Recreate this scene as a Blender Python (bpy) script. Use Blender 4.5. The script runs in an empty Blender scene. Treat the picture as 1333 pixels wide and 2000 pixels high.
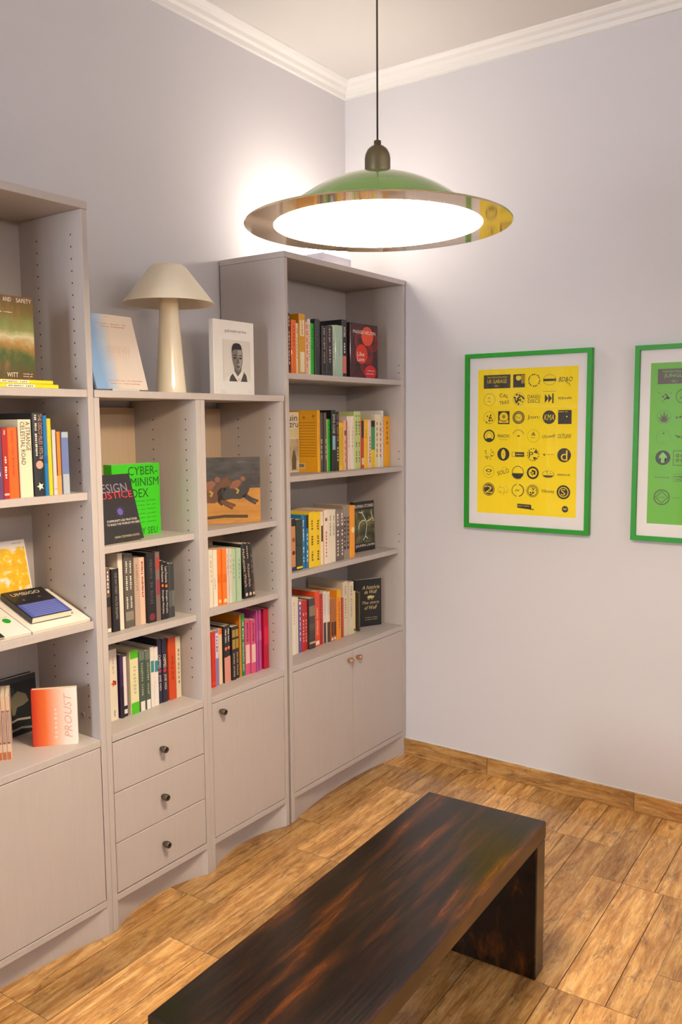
import bpy, bmesh, math, random
from mathutils import Vector, Matrix, Euler

random.seed(7)
SC = bpy.context.scene
COL = SC.collection
PI = math.pi
R = math.radians

# ------------------------------------------------------------------ camera
cam_d = bpy.data.cameras.new('camera')
cam = bpy.data.objects.new('camera', cam_d)
COL.objects.link(cam)
CF = Vector((0.81120127, 0.57533282, -0.10461668))
CR = Vector((0.57779852, -0.81613983, -0.00804018))
CU = Vector((0.09000762, 0.05392516, 0.99448012))
cam.matrix_world = Matrix(((CR.x, CU.x, -CF.x, -3.1201), (CR.y, CU.y, -CF.y, -2.1756),
                           (CR.z, CU.z, -CF.z, 1.4445), (0, 0, 0, 1)))
cam_d.sensor_fit = 'VERTICAL'
cam_d.sensor_height = 36.0
cam_d.lens = 1679.42 / 2000 * 36.0
cam_d.clip_start = 0.05
SC.camera = cam

# ------------------------------------------------------------------ world and added window fill
world = bpy.data.worlds.new('world'); SC.world = world
world.use_nodes = True
world.node_tree.nodes['Background'].inputs[0].default_value = (0.60, 0.72, 0.95, 1)
world.node_tree.nodes['Background'].inputs[1].default_value = 0.6
PENDANT_EMIT = 62.0
UPLIGHT_EMIT = 56.0
FILL_UPLIGHT_EMIT = 250.0  # added uplights behind the camera, fill only
WINDOW_FILL = 85.0  # power of the fill lamp at the added window
EXPOSURE = 0.55

def area(name, loc, rot, sx, sy, power, col):
    l = bpy.data.lights.new(name, 'AREA'); l.shape = 'RECTANGLE'; l.size = sx; l.size_y = sy
    l.energy = power; l.color = col
    o = bpy.data.objects.new(name, l); COL.objects.link(o); o.location = loc; o.rotation_euler = rot
    return o
# fill light added outside the unseen window behind the camera (wall at x=-6.0)
area('window_fill_light', (-6.15, -.86, 1.55), (0, R(-90), 0), 1.9, .95, WINDOW_FILL, (0.86, 0.93, 1.0))

SC.view_settings.view_transform = 'Standard'
SC.view_settings.look = 'None'
SC.view_settings.gamma = 1.0
SC.view_settings.use_curve_mapping = False
SC.view_settings.exposure = EXPOSURE

# ------------------------------------------------------------------ helpers
def lin(h):
    if not isinstance(h, str): return h
    v = [int(h[i:i+2], 16) / 255 for i in (0, 2, 4)]
    return tuple(c / 12.92 if c <= .04045 else ((c + .055) / 1.055) ** 2.4 for c in v)

MATS = {}
def mat(h, rough=.5, metal=0., coat=0., spec=.5, key=None, bump=0., bscale=400., emit=0.):
    k = key or (h, rough, metal, coat, spec, bump, emit)
    if k in MATS: return MATS[k]
    m = bpy.data.materials.new('mat_%s' % (h if isinstance(h, str) else len(MATS)))
    m.use_nodes = True
    nt = m.node_tree; b = nt.nodes['Principled BSDF']
    c = lin(h)
    b.inputs['Base Color'].default_value = (*c, 1)
    b.inputs['Roughness'].default_value = rough
    b.inputs['Metallic'].default_value = metal
    b.inputs['Coat Weight'].default_value = coat
    b.inputs['Coat Roughness'].default_value = .05
    b.inputs['Specular IOR Level'].default_value = spec
    if emit:
        b.inputs['Emission Color'].default_value = (*c, 1); b.inputs['Emission Strength'].default_value = emit
    if bump:
        tc = nt.nodes.new('ShaderNodeTexCoord'); n = nt.nodes.new('ShaderNodeTexNoise'); bp = nt.nodes.new('ShaderNodeBump')
        n.inputs['Scale'].default_value = bscale; n.inputs['Detail'].default_value = 3
        bp.inputs['Strength'].default_value = bump; bp.inputs['Distance'].default_value = .001
        nt.links.new(tc.outputs['Object'], n.inputs['Vector']); nt.links.new(n.outputs[0], bp.inputs['Height'])
        nt.links.new(bp.outputs[0], b.inputs['Normal'])
    MATS[k] = m
    return m

class NT:
    """small node-graph helper"""
    def __init__(s, name):
        s.m = bpy.data.materials.new(name); s.m.use_nodes = True; s.t = s.m.node_tree
        s.b = s.t.nodes['Principled BSDF']
    def n(s, typ, **kw):
        x = s.t.nodes.new(typ)
        for k, v in kw.items(): setattr(x, k, v)
        return x
    def l(s, a, b): s.t.links.new(a, b)
    def ramp(s, src, stops):
        r = s.n('ShaderNodeValToRGB'); e = r.color_ramp.elements
        while len(e) < len(stops): e.new(.5)
        for i, (p, c) in enumerate(stops):
            e[i].position = p; e[i].color = (*lin(c), 1)
        s.l(src, r.inputs[0]); return r.outputs[0]
    def noise(s, vec, scale, detail=4, rough=.6, dist=0.):
        x = s.n('ShaderNodeTexNoise'); x.inputs['Scale'].default_value = scale; x.inputs['Detail'].default_value = detail
        x.inputs['Roughness'].default_value = rough; x.inputs['Distortion'].default_value = dist
        s.l(vec, x.inputs['Vector']); return x.outputs[0]
    def mapping(s, src, scale=(1, 1, 1), loc=(0, 0, 0)):
        x = s.n('ShaderNodeMapping'); x.inputs['Scale'].default_value = scale; x.inputs['Location'].default_value = loc
        s.l(src, x.inputs['Vector']); return x.outputs[0]
    def mix(s, f, a, b, mode='MIX'):
        x = s.n('ShaderNodeMix', data_type='RGBA', blend_type=mode)
        for sock, v in ((x.inputs[0], f), (x.inputs[6], a), (x.inputs[7], b)):
            if hasattr(v, 'node'): s.l(v, sock)
            elif isinstance(v, (int, float)): sock.default_value = v
            else: sock.default_value = (*lin(v), 1)
        return x.outputs[2]
    def math(s, op, a, b=0.):
        x = s.n('ShaderNodeMath', operation=op)
        for sock, v in ((x.inputs[0], a), (x.inputs[1], b)):
            if hasattr(v, 'node'): s.l(v, sock)
            else: sock.default_value = v
        return x.outputs[0]

def link(o, parent=None):
    COL.objects.link(o)
    if parent: o.parent = parent
    return o
def obj(name, bm, m, parent=None, smooth=False, loc=None, rot=None):
    bmesh.ops.recalc_face_normals(bm, faces=bm.faces[:])
    me = bpy.data.meshes.new(name); bm.to_mesh(me); bm.free()
    if smooth:
        for p in me.polygons: p.use_smooth = True
    if m: me.materials.append(m)
    o = bpy.data.objects.new(name, me); link(o, parent)
    if loc: o.location = loc
    if rot: o.rotation_euler = rot
    return o
def thing(name, label, cat, loc=(0, 0, 0), rot=(0, 0, 0), group=None):
    o = bpy.data.objects.new(name, None); o.empty_display_size = .05; link(o)
    o.location = loc; o.rotation_euler = rot; o['label'] = label; o['category'] = cat
    if group: o['group'] = group
    return o
def struct(o, label):
    o['kind'] = 'structure'; o['label'] = label
    return o
def box(bm, x0, x1, y0, y1, z0, z1, bevel=0.):
    r = bmesh.ops.create_cube(bm, size=1)
    vs = r['verts']
    for v in vs:
        v.co = Vector((x0 if v.co.x < 0 else x1, y0 if v.co.y < 0 else y1, z0 if v.co.z < 0 else z1))
    if bevel:
        es = list({e for v in vs for e in v.link_edges})
        bmesh.ops.bevel(bm, geom=es, offset=bevel, segments=1, affect='EDGES', clamp_overlap=True)
    return bm
def BX(*a, bevel=0.): return box(bmesh.new(), *a, bevel=bevel)
def prism(bm, pts, axis, a, b):
    """polygon pts (2D) extruded along axis from a to b"""
    def P(p, t):
        return {'x': (t, p[0], p[1]), 'y': (p[0], t, p[1]), 'z': (p[0], p[1], t)}[axis]
    A = [bm.verts.new(P(p, a)) for p in pts]; B = [bm.verts.new(P(p, b)) for p in pts]
    n = len(pts)
    bm.faces.new(A); bm.faces.new(B[::-1])
    for i in range(n): bm.faces.new((A[i], B[i], B[(i+1) % n], A[(i+1) % n]))
    return bm
def lathe(bm, prof, seg=48, axis='z', c=(0, 0, 0)):
    rings = []
    for r, h in prof:
        ring = []
        for i in range(seg if r > 1e-6 else 1):
            t = 2 * PI * i / seg
            p = (r * math.cos(t), r * math.sin(t), h)
            if axis == 'y': p = (p[0], p[2], p[1])
            ring.append(bm.verts.new((p[0]+c[0], p[1]+c[1], p[2]+c[2])))
        rings.append(ring)
    for a, b in zip(rings, rings[1:]):
        for i in range(max(len(a), len(b))):
            j = (i+1) % seg
            if len(a) == 1 and len(b) == 1: continue
            if len(a) == 1: bm.faces.new((a[0], b[i], b[j]))
            elif len(b) == 1: bm.faces.new((a[i], b[0], a[j]))
            else: bm.faces.new((a[i], b[i], b[j], a[j]))
    return bm

# deferred lettering: curves are made first, evaluated once, then turned into flat meshes
TEXTS = []
READABLE = {'WORK', 'EMMA CLINE', 'ONE WAY STREET  WALTER BENJAMIN', 'Last Futures', 'Douglas Murphy', 'CHIPPED', 'JOSE VADI', 'McKenzie Wark',
            'A STRANGE', 'CELESTIAL ROAD', 'THE DISCO FILES 1973-78', 'DESTRUIÇÃO, BABY', 'MAGGIE NELSON', 'Like', 'Love', 'Ruin', 'Kunzru',
            'ROMAN STORIES', 'JHUMPA LAHIRI', 'A história', 'de Wolf', 'The story', 'of Wolf', 'CYBER-', 'FEMINISM', 'INDEX', 'MINDY SEU',
            'DESIGN', 'JUSTICE', 'COMMUNITY-LED PRACTICES', 'TO BUILD THE WORLDS WE NEED', 'SASHA COSTANZA-CHOCK', 'god made my face',
            'HEALTH', 'AND', 'SAFETY', 'WITT', 'PROUST', 'UMBIGO', 'THE ICON CATALOGUE', 'UK GARAGE', 'VOL. 1', 'JUNGLE', 'BD&O', 'CAL', 'TRAX',
            'DANSU', 'DISCS', 'Jon:', 'KMA', 'MANCHU', 'OUTLAW', 'Chicanelli', 'P', 'd', 'SOLO', '2', 'Vibesey', 'S', 'VINYL'}
def marks(parent, s, m, ox, oz, w, h, plane, turn, y):
    """lettering too small to read in the photograph: a run of letter-sized marks"""
    q = random.Random(s + str(round(w, 3))); bm = bmesh.new(); n = len(s); a = R(turn); ca, sa = math.cos(a), math.sin(a)
    hh = min(h*.62, w/n*1.7)
    for i, ch in enumerate(s):
        if ch == ' ': continue
        x0 = -w/2 + w*i/n; x1 = x0 + w/n*q.uniform(.45, .8); z0 = -hh/2*q.uniform(.6, 1); z1 = hh/2*q.uniform(.5, 1)
        P = [(X*ca-Z*sa, X*sa+Z*ca) for X, Z in ((x0, z0), (x1, z0), (x1, z1), (x0, z1))]
        bm.faces.new([bm.verts.new((ox+X, y, oz+Z) if plane == 'front' else (y, ox-X, oz+Z)) for X, Z in P])
    o = obj('print_marks', bm, m, parent); o['kind'] = 'stuff'
    return o
def text(parent, s, m, ox, oz, w, h, plane='front', turn=0, y=-.0006, name='title', stretch=1.6, shear=0.):
    """flat lettering centred at (ox,oz) in the parent's XZ plane facing -y; turn = rotation (deg) in that plane; fits in w (along) x h"""
    if s not in READABLE: return marks(parent, s, m, ox, oz, w, h, plane, turn, y)
    TEXTS.append((parent, s, m, ox, oz, w, h, plane, turn, y, name, stretch, shear))
def flush_text():
    tmp = []
    for t in TEXTS:
        cu = bpy.data.curves.new('lettering', 'FONT'); cu.body = t[1]; cu.resolution_u = 2; cu.align_x = 'CENTER'
        cu.shear = t[12]
        o = bpy.data.objects.new('lettering', cu); COL.objects.link(o); tmp.append(o)
    bpy.context.view_layer.update()
    dg = bpy.context.evaluated_depsgraph_get()
    for t, o in zip(TEXTS, tmp):
        parent, s, m, ox, oz, w, h, plane, turn, y, name, stretch, shear = t
        me = bpy.data.meshes.new_from_object(o.evaluated_get(dg))
        me.name = name
        xs = [v.co.x for v in me.vertices]; ys = [v.co.y for v in me.vertices]
        if not xs: continue
        cx, cy = (min(xs)+max(xs))/2, (min(ys)+max(ys))/2
        lx, ly = max(max(xs)-min(xs), 1e-4), max(max(ys)-min(ys), 1e-4)
        sx, sy = w/lx, h/ly
        k = min(sx, sy); sx = min(sx, k*stretch); sy = min(sy, k*stretch)
        a = R(turn); ca, sa = math.cos(a), math.sin(a)
        for v in me.vertices:
            X, Z = (v.co.x-cx)*sx, (v.co.y-cy)*sy
            X, Z = X*ca - Z*sa, X*sa + Z*ca
            if plane == 'front': v.co = (ox+X, y, oz+Z)
            else: v.co = (y, ox-X, oz+Z)          # 'left': on a face looking to -x
        me.materials.clear(); me.materials.append(m)
        q = bpy.data.objects.new(name, me); link(q, parent)
    for o in tmp:
        cu = o.data; bpy.data.objects.remove(o); bpy.data.curves.remove(cu)

# flat print helpers, in a parent's XZ plane facing -y
def rect(parent, name, x0, x1, z0, z1, m, y=-.0003):
    bm = bmesh.new(); bm.faces.new([bm.verts.new(p) for p in ((x0, y, z0), (x1, y, z0), (x1, y, z1), (x0, y, z1))])
    return obj(name, bm, m, parent)
def poly(parent, name, pts, m, y=-.0004):
    bm = bmesh.new(); f = bm.faces.new([bm.verts.new((p[0], y, p[1])) for p in pts])
    bmesh.ops.triangulate(bm, faces=[f])
    return obj(name, bm, m, parent)
def disc(parent, name, cx, cz, rx, rz, m, y=-.0004, r0=0., n=28, a0=0., a1=2*PI):
    bm = bmesh.new()
    full = abs(a1-a0-2*PI) < 1e-6
    def ring(k): return [bm.verts.new((cx+rx*k*math.cos(a0+(a1-a0)*i/n), y, cz+rz*k*math.sin(a0+(a1-a0)*i/n))) for i in range(n if full else n+1)]
    o_ = ring(1)
    if r0:
        i_ = ring(r0)
        for i in range(n):
            j = (i+1) % len(o_); bm.faces.new((o_[i], o_[j], i_[j], i_[i]))
    else: bm.faces.new(o_)
    return obj(name, bm, m, parent)
def strip(parent, name, pts, w, m, y=-.0005):
    """thin printed line through pts"""
    bm = bmesh.new(); L = []
    for i, p in enumerate(pts):
        a = Vector(pts[max(i-1, 0)]); b = Vector(pts[min(i+1, len(pts)-1)])
        d = (b-a).normalized(); nrm = Vector((-d.y, d.x))*w/2; q = Vector(p)
        L.append((bm.verts.new((q.x+nrm.x, y, q.y+nrm.y)), bm.verts.new((q.x-nrm.x, y, q.y-nrm.y))))
    for a, b in zip(L, L[1:]): bm.faces.new((a[0], b[0], b[1], a[1]))
    return obj(name, bm, m, parent)
# ------------------------------------------------------------------ materials of the room
def paint(name, c1, c2, rough=.75, scale=1.2, bump=.15, bscale=250):
    g = NT(name); tc = g.n('ShaderNodeTexCoord'); o = tc.outputs['Object']
    f = g.noise(o, scale, 3, .5)
    g.l(g.ramp(f, [(.3, c1), (.7, c2)]), g.b.inputs['Base Color'])
    g.b.inputs['Roughness'].default_value = rough
    bp = g.n('ShaderNodeBump'); bp.inputs['Strength'].default_value = bump; bp.inputs['Distance'].default_value = .001
    g.l(g.noise(o, bscale, 3), bp.inputs['Height']); g.l(bp.outputs[0], g.b.inputs['Normal'])
    return g.m
M_WALL = paint('wall_paint', 'c9c6c9', 'ccc9cc')
M_CEIL = paint('ceiling_paint', 'cac7c4', 'ccc9c6')
M_TRIM = paint('trim_paint', 'd8d6d3', 'dad8d5', .5)
def lacquer(name='lacquer', c1='b6ada8', c2='bab1ac'):
    # sprayed wood: faint vertical grain under the paint
    g = NT(name); tc = g.n('ShaderNodeTexCoord'); o = g.mapping(tc.outputs['Object'], (60, 60, 4))
    f = g.noise(o, 2.2, 4, .6)
    g.l(g.ramp(f, [(.3, c1), (.7, c2)]), g.b.inputs['Base Color'])
    g.b.inputs['Roughness'].default_value = .48
    bp = g.n('ShaderNodeBump'); bp.inputs['Strength'].default_value = .07; bp.inputs['Distance'].default_value = .001
    g.l(f, bp.inputs['Height']); g.l(bp.outputs[0], g.b.inputs['Normal'])
    return g.m
M_LAQ = lacquer()
M_BACK = lacquer('beige_back_board', 'c0a587', 'c6ac8e')
M_DARK = mat('2a2422', .8)

def wood_tile():
    g = NT('wood_look_tile'); tc = g.n('ShaderNodeTexCoord'); oi = g.n('ShaderNodeObjectInfo')
    at = g.n('ShaderNodeAttribute', attribute_name='tone'); tone = at.outputs['Fac']
    off = g.n('ShaderNodeVectorMath', operation='ADD'); cmb = g.n('ShaderNodeCombineXYZ')
    g.l(g.math('MULTIPLY', oi.outputs['Random'], 47.), cmb.inputs[0]); g.l(g.math('MULTIPLY', tone, 31.), cmb.inputs[1])
    g.l(tc.outputs['Object'], off.inputs[0]); g.l(cmb.outputs[0], off.inputs[1]); v = off.outputs[0]
    grain = g.noise(g.mapping(v, (2.6, 30, 1)), 1.6, 9, .68, .7)
    fine = g.noise(g.mapping(v, (16, 260, 1)), 1.4, 5, .7)
    blot = g.noise(g.mapping(v, (1.9, 9, 1)), 1.9, 7, .66, .8)
    patch = g.noise(g.mapping(v, (6.0, 17, 1), (3, 9, 0)), 1.7, 8, .76, .6)
    c = g.ramp(grain, [(.25, '8c6032'), (.42, 'bc884a'), (.56, 'd6a462'), (.75, 'e8c48a')])
    c = g.mix(g.math('MULTIPLY', g.ramp(blot, [(.40, 'ffffff'), (.56, '000000')]), .60), c, '84562c')
    c = g.mix(g.math('MULTIPLY', g.ramp(patch, [(.34, 'ffffff'), (.46, '000000')]), .68), c, '5a432e')
    c = g.mix(g.math('MULTIPLY', g.ramp(g.noise(g.mapping(v, (6, 42, 1), (7, 3, 0)), 2.4, 9, .75), [(.52, '000000'), (.66, 'ffffff')]), .45), c, 'ecca96')
    c = g.mix(g.math('MULTIPLY', g.ramp(fine, [(.38, 'ffffff'), (.54, '000000')]), .32), c, '6a4a2c')
    # board-to-board tone
    br = g.n('ShaderNodeHueSaturation'); g.l(c, br.inputs['Color'])
    g.l(g.math('ADD', .70, g.math('MULTIPLY', g.math('FRACT', g.math('ADD', g.math('MULTIPLY', oi.outputs['Random'], 7.3), tone)), .60)), br.inputs['Value'])
    br.inputs['Saturation'].default_value = 1.0
    g.l(br.outputs[0], g.b.inputs['Base Color'])
    g.l(g.ramp(grain, [(.2, '909090'), (.8, '686868')]), g.b.inputs['Roughness'])
    bp = g.n('ShaderNodeBump'); bp.inputs['Strength'].default_value = .35; bp.inputs['Distance'].default_value = .0015
    g.l(grain, bp.inputs['Height']); g.l(bp.outputs[0], g.b.inputs['Normal'])
    return g.m
M_TILE = wood_tile()
M_GROUT = mat('a98e6c', .85, bump=.3)
M_GROOVE = mat('3c2a1c', .8)

# ------------------------------------------------------------------ room shell
RX0, RY0, RZ = -6.0, -4.6, 2.85
struct(obj('floor', BX(RX0, 0, RY0, 0, -.10, -.0015), M_GROUT), 'wood-look tiled floor')
FLOOR = bpy.data.objects['floor']
struct(obj('ceiling', BX(RX0, 0, RY0, 0, RZ, RZ+.1), M_CEIL), 'plain white ceiling')
struct(obj('wall_left', BX(RX0, .12, 0, .12, -.1, RZ+.1), M_WALL), 'lavender grey wall behind the bookcases')
struct(obj('wall_right', BX(0, .12, RY0, 0, -.1, RZ+.1), M_WALL), 'lavender grey wall with framed posters')
struct(obj('wall_front', BX(RX0, .12, RY0-.12, RY0, -.1, RZ+.1), M_WALL), 'lavender grey wall behind the camera')
# wall behind the camera, with a window opening added for the fill light
bm = bmesh.new()
WY0, WY1, WZ0, WZ1 = -1.36, -.36, .58, 2.52
box(bm, RX0-.12, RX0, RY0, WY0, -.1, RZ+.1); box(bm, RX0-.12, RX0, WY1, .12, -.1, RZ+.1)
box(bm, RX0-.12, RX0, WY0, WY1, -.1, WZ0); box(bm, RX0-.12, RX0, WY0, WY1, WZ1, RZ+.1)
struct(obj('wall_rear', bm, M_WALL), 'lavender grey wall with an added window behind the camera')
win = struct(link(bpy.data.objects.new('fill_window_1', None)), 'white framed window added behind the camera for fill light')  # unseen window, added to carry the fill light
for i in range(4):
    y = WY0 + (WY1-WY0-.05)*i/3
    obj('fill_window_frame', BX(RX0-.10, RX0-.04, y, y+.05, WZ0, WZ1, bevel=.004), M_TRIM, win)
for z in (WZ0, WZ1-.05): obj('fill_window_frame', BX(RX0-.10, RX0-.04, WY0+.05, WY1-.05, z, z+.05, bevel=.004), M_TRIM, win)

# cornice along both walls
prof = [(0, 2.795), (.012, 2.797), (.016, 2.812), (.028, 2.818), (.034, 2.830), (.050, 2.836), (.062, 2.846), (.064, RZ+.002), (0, RZ+.002)]
bm = bmesh.new()
A = [bm.verts.new((RX0, -p, z)) for p, z in prof]; B = [bm.verts.new((-p, -p, z)) for p, z in prof]
for i in range(len(prof)): bm.faces.new((A[i], A[(i+1) % len(prof)], B[(i+1) % len(prof)], B[i]))
struct(obj('trim_1', bm, M_TRIM), 'white moulded cornice above the bookcases')
bm = bmesh.new()
A = [bm.verts.new((-p, -p, z)) for p, z in prof]; B = [bm.verts.new((-p, RY0, z)) for p, z in prof]
for i in range(len(prof)): bm.faces.new((A[i], A[(i+1) % len(prof)], B[(i+1) % len(prof)], B[i]))
struct(obj('trim_2', bm, M_TRIM), 'white moulded cornice above the posters')

# floor tiles, 60 x 30, each printed and grooved as three boards
def tile_mesh(cuts, lx, ly):
    bm = bmesh.new(); lay = None
    ys = [0] + [c*ly for c in cuts] + [ly]
    box(bm, 0, lx, 0, ly, -.008, -.0012)
    nb = len(bm.faces)
    for a, b in zip(ys, ys[1:]):
        box(bm, 0, lx, a+(.0012 if a > 0 else 0), b-(.0012 if b < ly else 0), -.0012, 0)
    bm.faces.ensure_lookup_table()
    for i, f in enumerate(bm.faces): f.material_index = 1 if i < nb else 0
    bmesh.ops.recalc_face_normals(bm, faces=bm.faces[:])
    me = bpy.data.meshes.new('floor_tile'); 
    bm.to_mesh(me); bm.free()
    me.materials.append(M_TILE); me.materials.append(M_GROOVE)
    a = me.attributes.new('tone', 'FLOAT', 'FACE')
    tones = [random.random() for _ in range(8)]
    a.data.foreach_set('value', [tones[max(0, (i-6)//6)] for i in range(len(me.polygons))])
    return me
LX, LY = .5975, .2965
VARS = [tile_mesh(c, LX, LY) for c in ((.30, .62), (.38, .70), (.26, .68), (.33, .55), (.44, .74), (.22, .52))]
TH = R(1.6)
PIV = Vector((-1.0, -.43, 0))
JOINT = {-1: -.55, 0: -.145, 1: -.335, 2: -.157, 3: -.345, 4: -.558, 5: -.958, 6: -.21, 7: -.42, 8: -.06, 9: -.3, 10: -.5, 11: -.12, 12: -.4, 13: -.25}
rng = random.Random(3)
for row in range(-2, 14):
    v1 = -.43 + .2985 * (1-row)          # upper edge of the row at the pivot
    j = JOINT.get(row, -.2)
    for k in range(-2, 12):
        u0 = j - .6*k
        p = PIV + Matrix.Rotation(TH, 3, 'Z') @ Vector((u0-PIV.x, v1-.2985-PIV.y, 0))
        c = p + Matrix.Rotation(TH, 3, 'Z') @ Vector((LX/2, LY/2, 0))
        # keep whole tiles, trimmed to the room by leaving out those past the walls
        if c.x < -5.65 or c.y < -4.3 or c.x > .2 or c.y > .1: continue
        if p.x + LX > -.0 or p.y + LY > 0:      # a cut tile by the wall
            lx = min(LX, -.002 - p.x); ly = min(LY, -.02 - p.y - max(0, math.sin(TH)*LX))
            if lx < .03 or ly < .04: continue
            me = tile_mesh((rng.uniform(.25, .4), rng.uniform(.55, .75)), lx, ly)
        else: me = VARS[rng.randrange(6)]
        o = bpy.data.objects.new('floor_tile', me); link(o, FLOOR); o.location = p; o.rotation_euler.z = TH

# skirting of the same tile along the right wall
base = struct(obj('baseboard_right', BX(-.004, -.0005, RY0, -.003, 0, .074), M_TRIM), 'wood-look tile skirting under the posters')
ys = [-.006, -.096, -.695, -1.29, -1.885, -2.48, -3.075, -3.67, -4.265, RY0+.002]
for a, b in zip(ys, ys[1:]):
    l = a-b-.002
    bm = bmesh.new(); box(bm, 0, l, 0, .0705, 0, .0085, bevel=.0008)
    bmesh.ops.recalc_face_normals(bm, faces=bm.faces[:])
    me = bpy.data.meshes.new('skirting_tile'); bm.to_mesh(me); bm.free(); me.materials.append(M_TILE)
    at = me.attributes.new('tone', 'FLOAT', 'FACE'); at.data.foreach_set('value', [rng.random()]*len(me.polygons))
    o = bpy.data.objects.new('skirting_tile', me); link(o, base)
    # local x -> -y, local y -> +z, local z -> -x
    o.matrix_world = Matrix(((0, 0, -1, -.004), (-1, 0, 0, a), (0, 1, 0, .0005), (0, 0, 0, 1)))

# ------------------------------------------------------------------ bookcases
D = .30
PT = .0185
M_KNOB = mat('6a5f52', .35, .85)
M_KNOB_D = mat('2a2523', .45, .5)
M_KNOB_C = mat('c9a084', .3, .85)
def knob(parent, x, z, m, md):
    k = obj('knob', lathe(bmesh.new(), [(0, -.0005), (.0065, -.0005), (.0065, .004), (.0092, .006), (.0098, .010), (.0098, .021), (.0088, .0235), (.0064, .0237)], 20, 'y'), m, parent, True)
    k.location = (x, -D, z); k.scale = (1, -1, 1)
    obj('knob_face', lathe(bmesh.new(), [(0, -.0225), (.0064, -.0225), (.0064, -.0238)], 20, 'y'), md, parent, True).location = (x, -D, z)
def plinth(parent, x0, x1, depth):
    n = 28; bm = bmesh.new(); rows = []
    for i in range(n+1):
        s = i/n; x = x0+(x1-x0)*s; y = -D+.002+depth*math.sin(PI*s)**.8
        rows.append([bm.verts.new(p) for p in ((x, y, 0), (x, y, .087), (x, y+.012, .087), (x, y+.012, 0))])
    for a, b in zip(rows, rows[1:]):
        for i in range(4): bm.faces.new((a[i], b[i], b[(i+1) % 4], a[(i+1) % 4]))
    bm.faces.new(rows[0]); bm.faces.new(rows[-1][::-1])
    obj('plinth', bm, M_LAQ, parent)
def holes(parent, x, face, ys, z0, z1, skip=()):
    bm = bmesh.new(); z = z1
    while z > z0:
        for y in ys:
            if not any(a < z < b for a, b in skip):
                vs = [bm.verts.new((x+face*.0004, y+.0026*math.cos(t), z+.0026*math.sin(t))) for t in [k*PI/4 for k in range(8)]]
                bm.faces.new(vs)
        z -= .0312
    o = obj('peg_holes', bm, M_DARK, parent); o['kind'] = 'stuff'; o['label'] = 'rows of small dark shelf peg holes'
def case(label, x0, x1, H, shelves, top, front, depth, yb, hole_y, hz, m_knob=None, m_kd=None, name='bookcase', cat='bookcase', mb=None):
    t = thing(name, label, cat, ((x0+x1)/2, -D/2, 0)); ox = -(x0+x1)/2; oy = D/2
    inv = Matrix.Translation((ox, oy, 0))
    parts0 = set(COL.objects)
    for a in (x0, x1-PT):
        obj('side_panel', BX(a, a+PT, -D, -.006, 0, H-(.0205 if top else 0), bevel=.0008), M_LAQ, t)
    obj('back_panel', BX(x0+PT, x1-PT, yb, yb+.008, .087, H-.0205), mb or M_LAQ, t)
    if top: obj('top_panel', BX(x0-.001, x1+.001, -D-.002, -.004, H-.02, H, bevel=.001), M_LAQ, t)
    for zt, rec in shelves:
        obj('shelf', BX(x0+PT+.0008, x1-PT-.0008, -D+rec, yb-.0008, zt-.02, zt, bevel=.0008), M_LAQ, t)
    obj('bottom_panel', BX(x0+PT, x1-PT, -D, yb, .087, .105, bevel=.0006), M_LAQ, t)
    plinth(t, x0+PT, x1-PT, depth)
    if len(hole_y) == 1:      # pegs drilled only just above each shelf
        for x, f in ((x1-PT, -1), (x0+PT, 1)):
            for zt, _ in shelves[:-1]: holes(t, x, f, hole_y, zt+.015, zt+.062)
    else:
      for x, f in ((x1-PT, -1), (x0+PT, 1)): holes(t, x, f, hole_y, .615, hz, [(z-.024, z+.004) for z, _ in shelves])
    a, b = x0+PT+.002, x1-PT-.002
    z0, z1 = .1075, .5525
    if front == 'drawers':
        for i in range(3):
            za, zb = z0+(z1-z0)*i/3, z0+(z1-z0)*(i+1)/3
            d = obj('drawer', BX(a, b, -D+.0005, -D+.02, za+.0012, zb-.0012, bevel=.0012), M_LAQ, t)
            knob(d, (a+b)/2, za+.075, m_knob, m_kd)
    elif front == 'door':
        d = obj('door', BX(a, b, -D+.0005, -D+.02, z0, z1, bevel=.0012), M_LAQ, t)
        knob(d, a+.036, z1-.032, m_knob, m_kd)
    else:
        mid = (a+b)/2
        for xa, xb, kx in ((a, mid-.001, mid-.030), (mid+.001, b, mid+.030)):
            d = obj('door', BX(xa, xb, -D+.0005, -D+.02, z0, z1, bevel=.0012), M_LAQ, t)
            knob(d, kx, z1-.034, m_knob, m_kd)
    obj('gap_shade_sheet', BX(a, b, -D+.022, -D+.026, .106, .553), M_DARK, t)  # dark sheet close behind the fronts, painted-in shade for their gaps
    for o in COL.objects:
        if o not in parts0 and o.parent == t: o.matrix_parent_inverse = Matrix.Identity(4); o.location = o.location + Vector((ox, oy, 0))
    return t
XL0, XL1, XM, XR0, XR1 = -2.41, -1.6135, -1.2128, -.7985, -.0055
XMR = -.812
case('tall lavender grey bookcase with two lower doors, cut off at left', XL0, XL1, 2.02,
     [(1.534, 0), (1.26, .015), (.907, .010), (.575, 0)], True, 'doors', .045, -.030, (-.255, -.109), 1.939, M_KNOB, M_KNOB_D)
case('low lavender grey bookcase unit with three drawers', XL1+.0005, XM, 1.514,
     [(1.105, .02), (.848, .02), (.575, 0)], False, 'drawers', .047, -.022, (-.254, -.108), 1.455, M_KNOB, M_KNOB_D, mb=M_BACK)
case('low lavender grey bookcase unit with one door', XM+.0005, XMR, 1.514,
     [(1.105, .02), (.85, .02), (.575, 0)], False, 'door', .047, -.022, (-.254, -.108), 1.455, M_KNOB, M_KNOB_D, mb=M_BACK)
case('tall lavender grey bookcase with two lower doors beside room corner', XR0, XR1, 2.02,
     [(1.613, .004), (1.255, .002), (.905, .022), (.575, 0)], True, 'doors', .042, -.012, (-.281,), 1.95, M_KNOB_C, M_KNOB_C)
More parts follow.
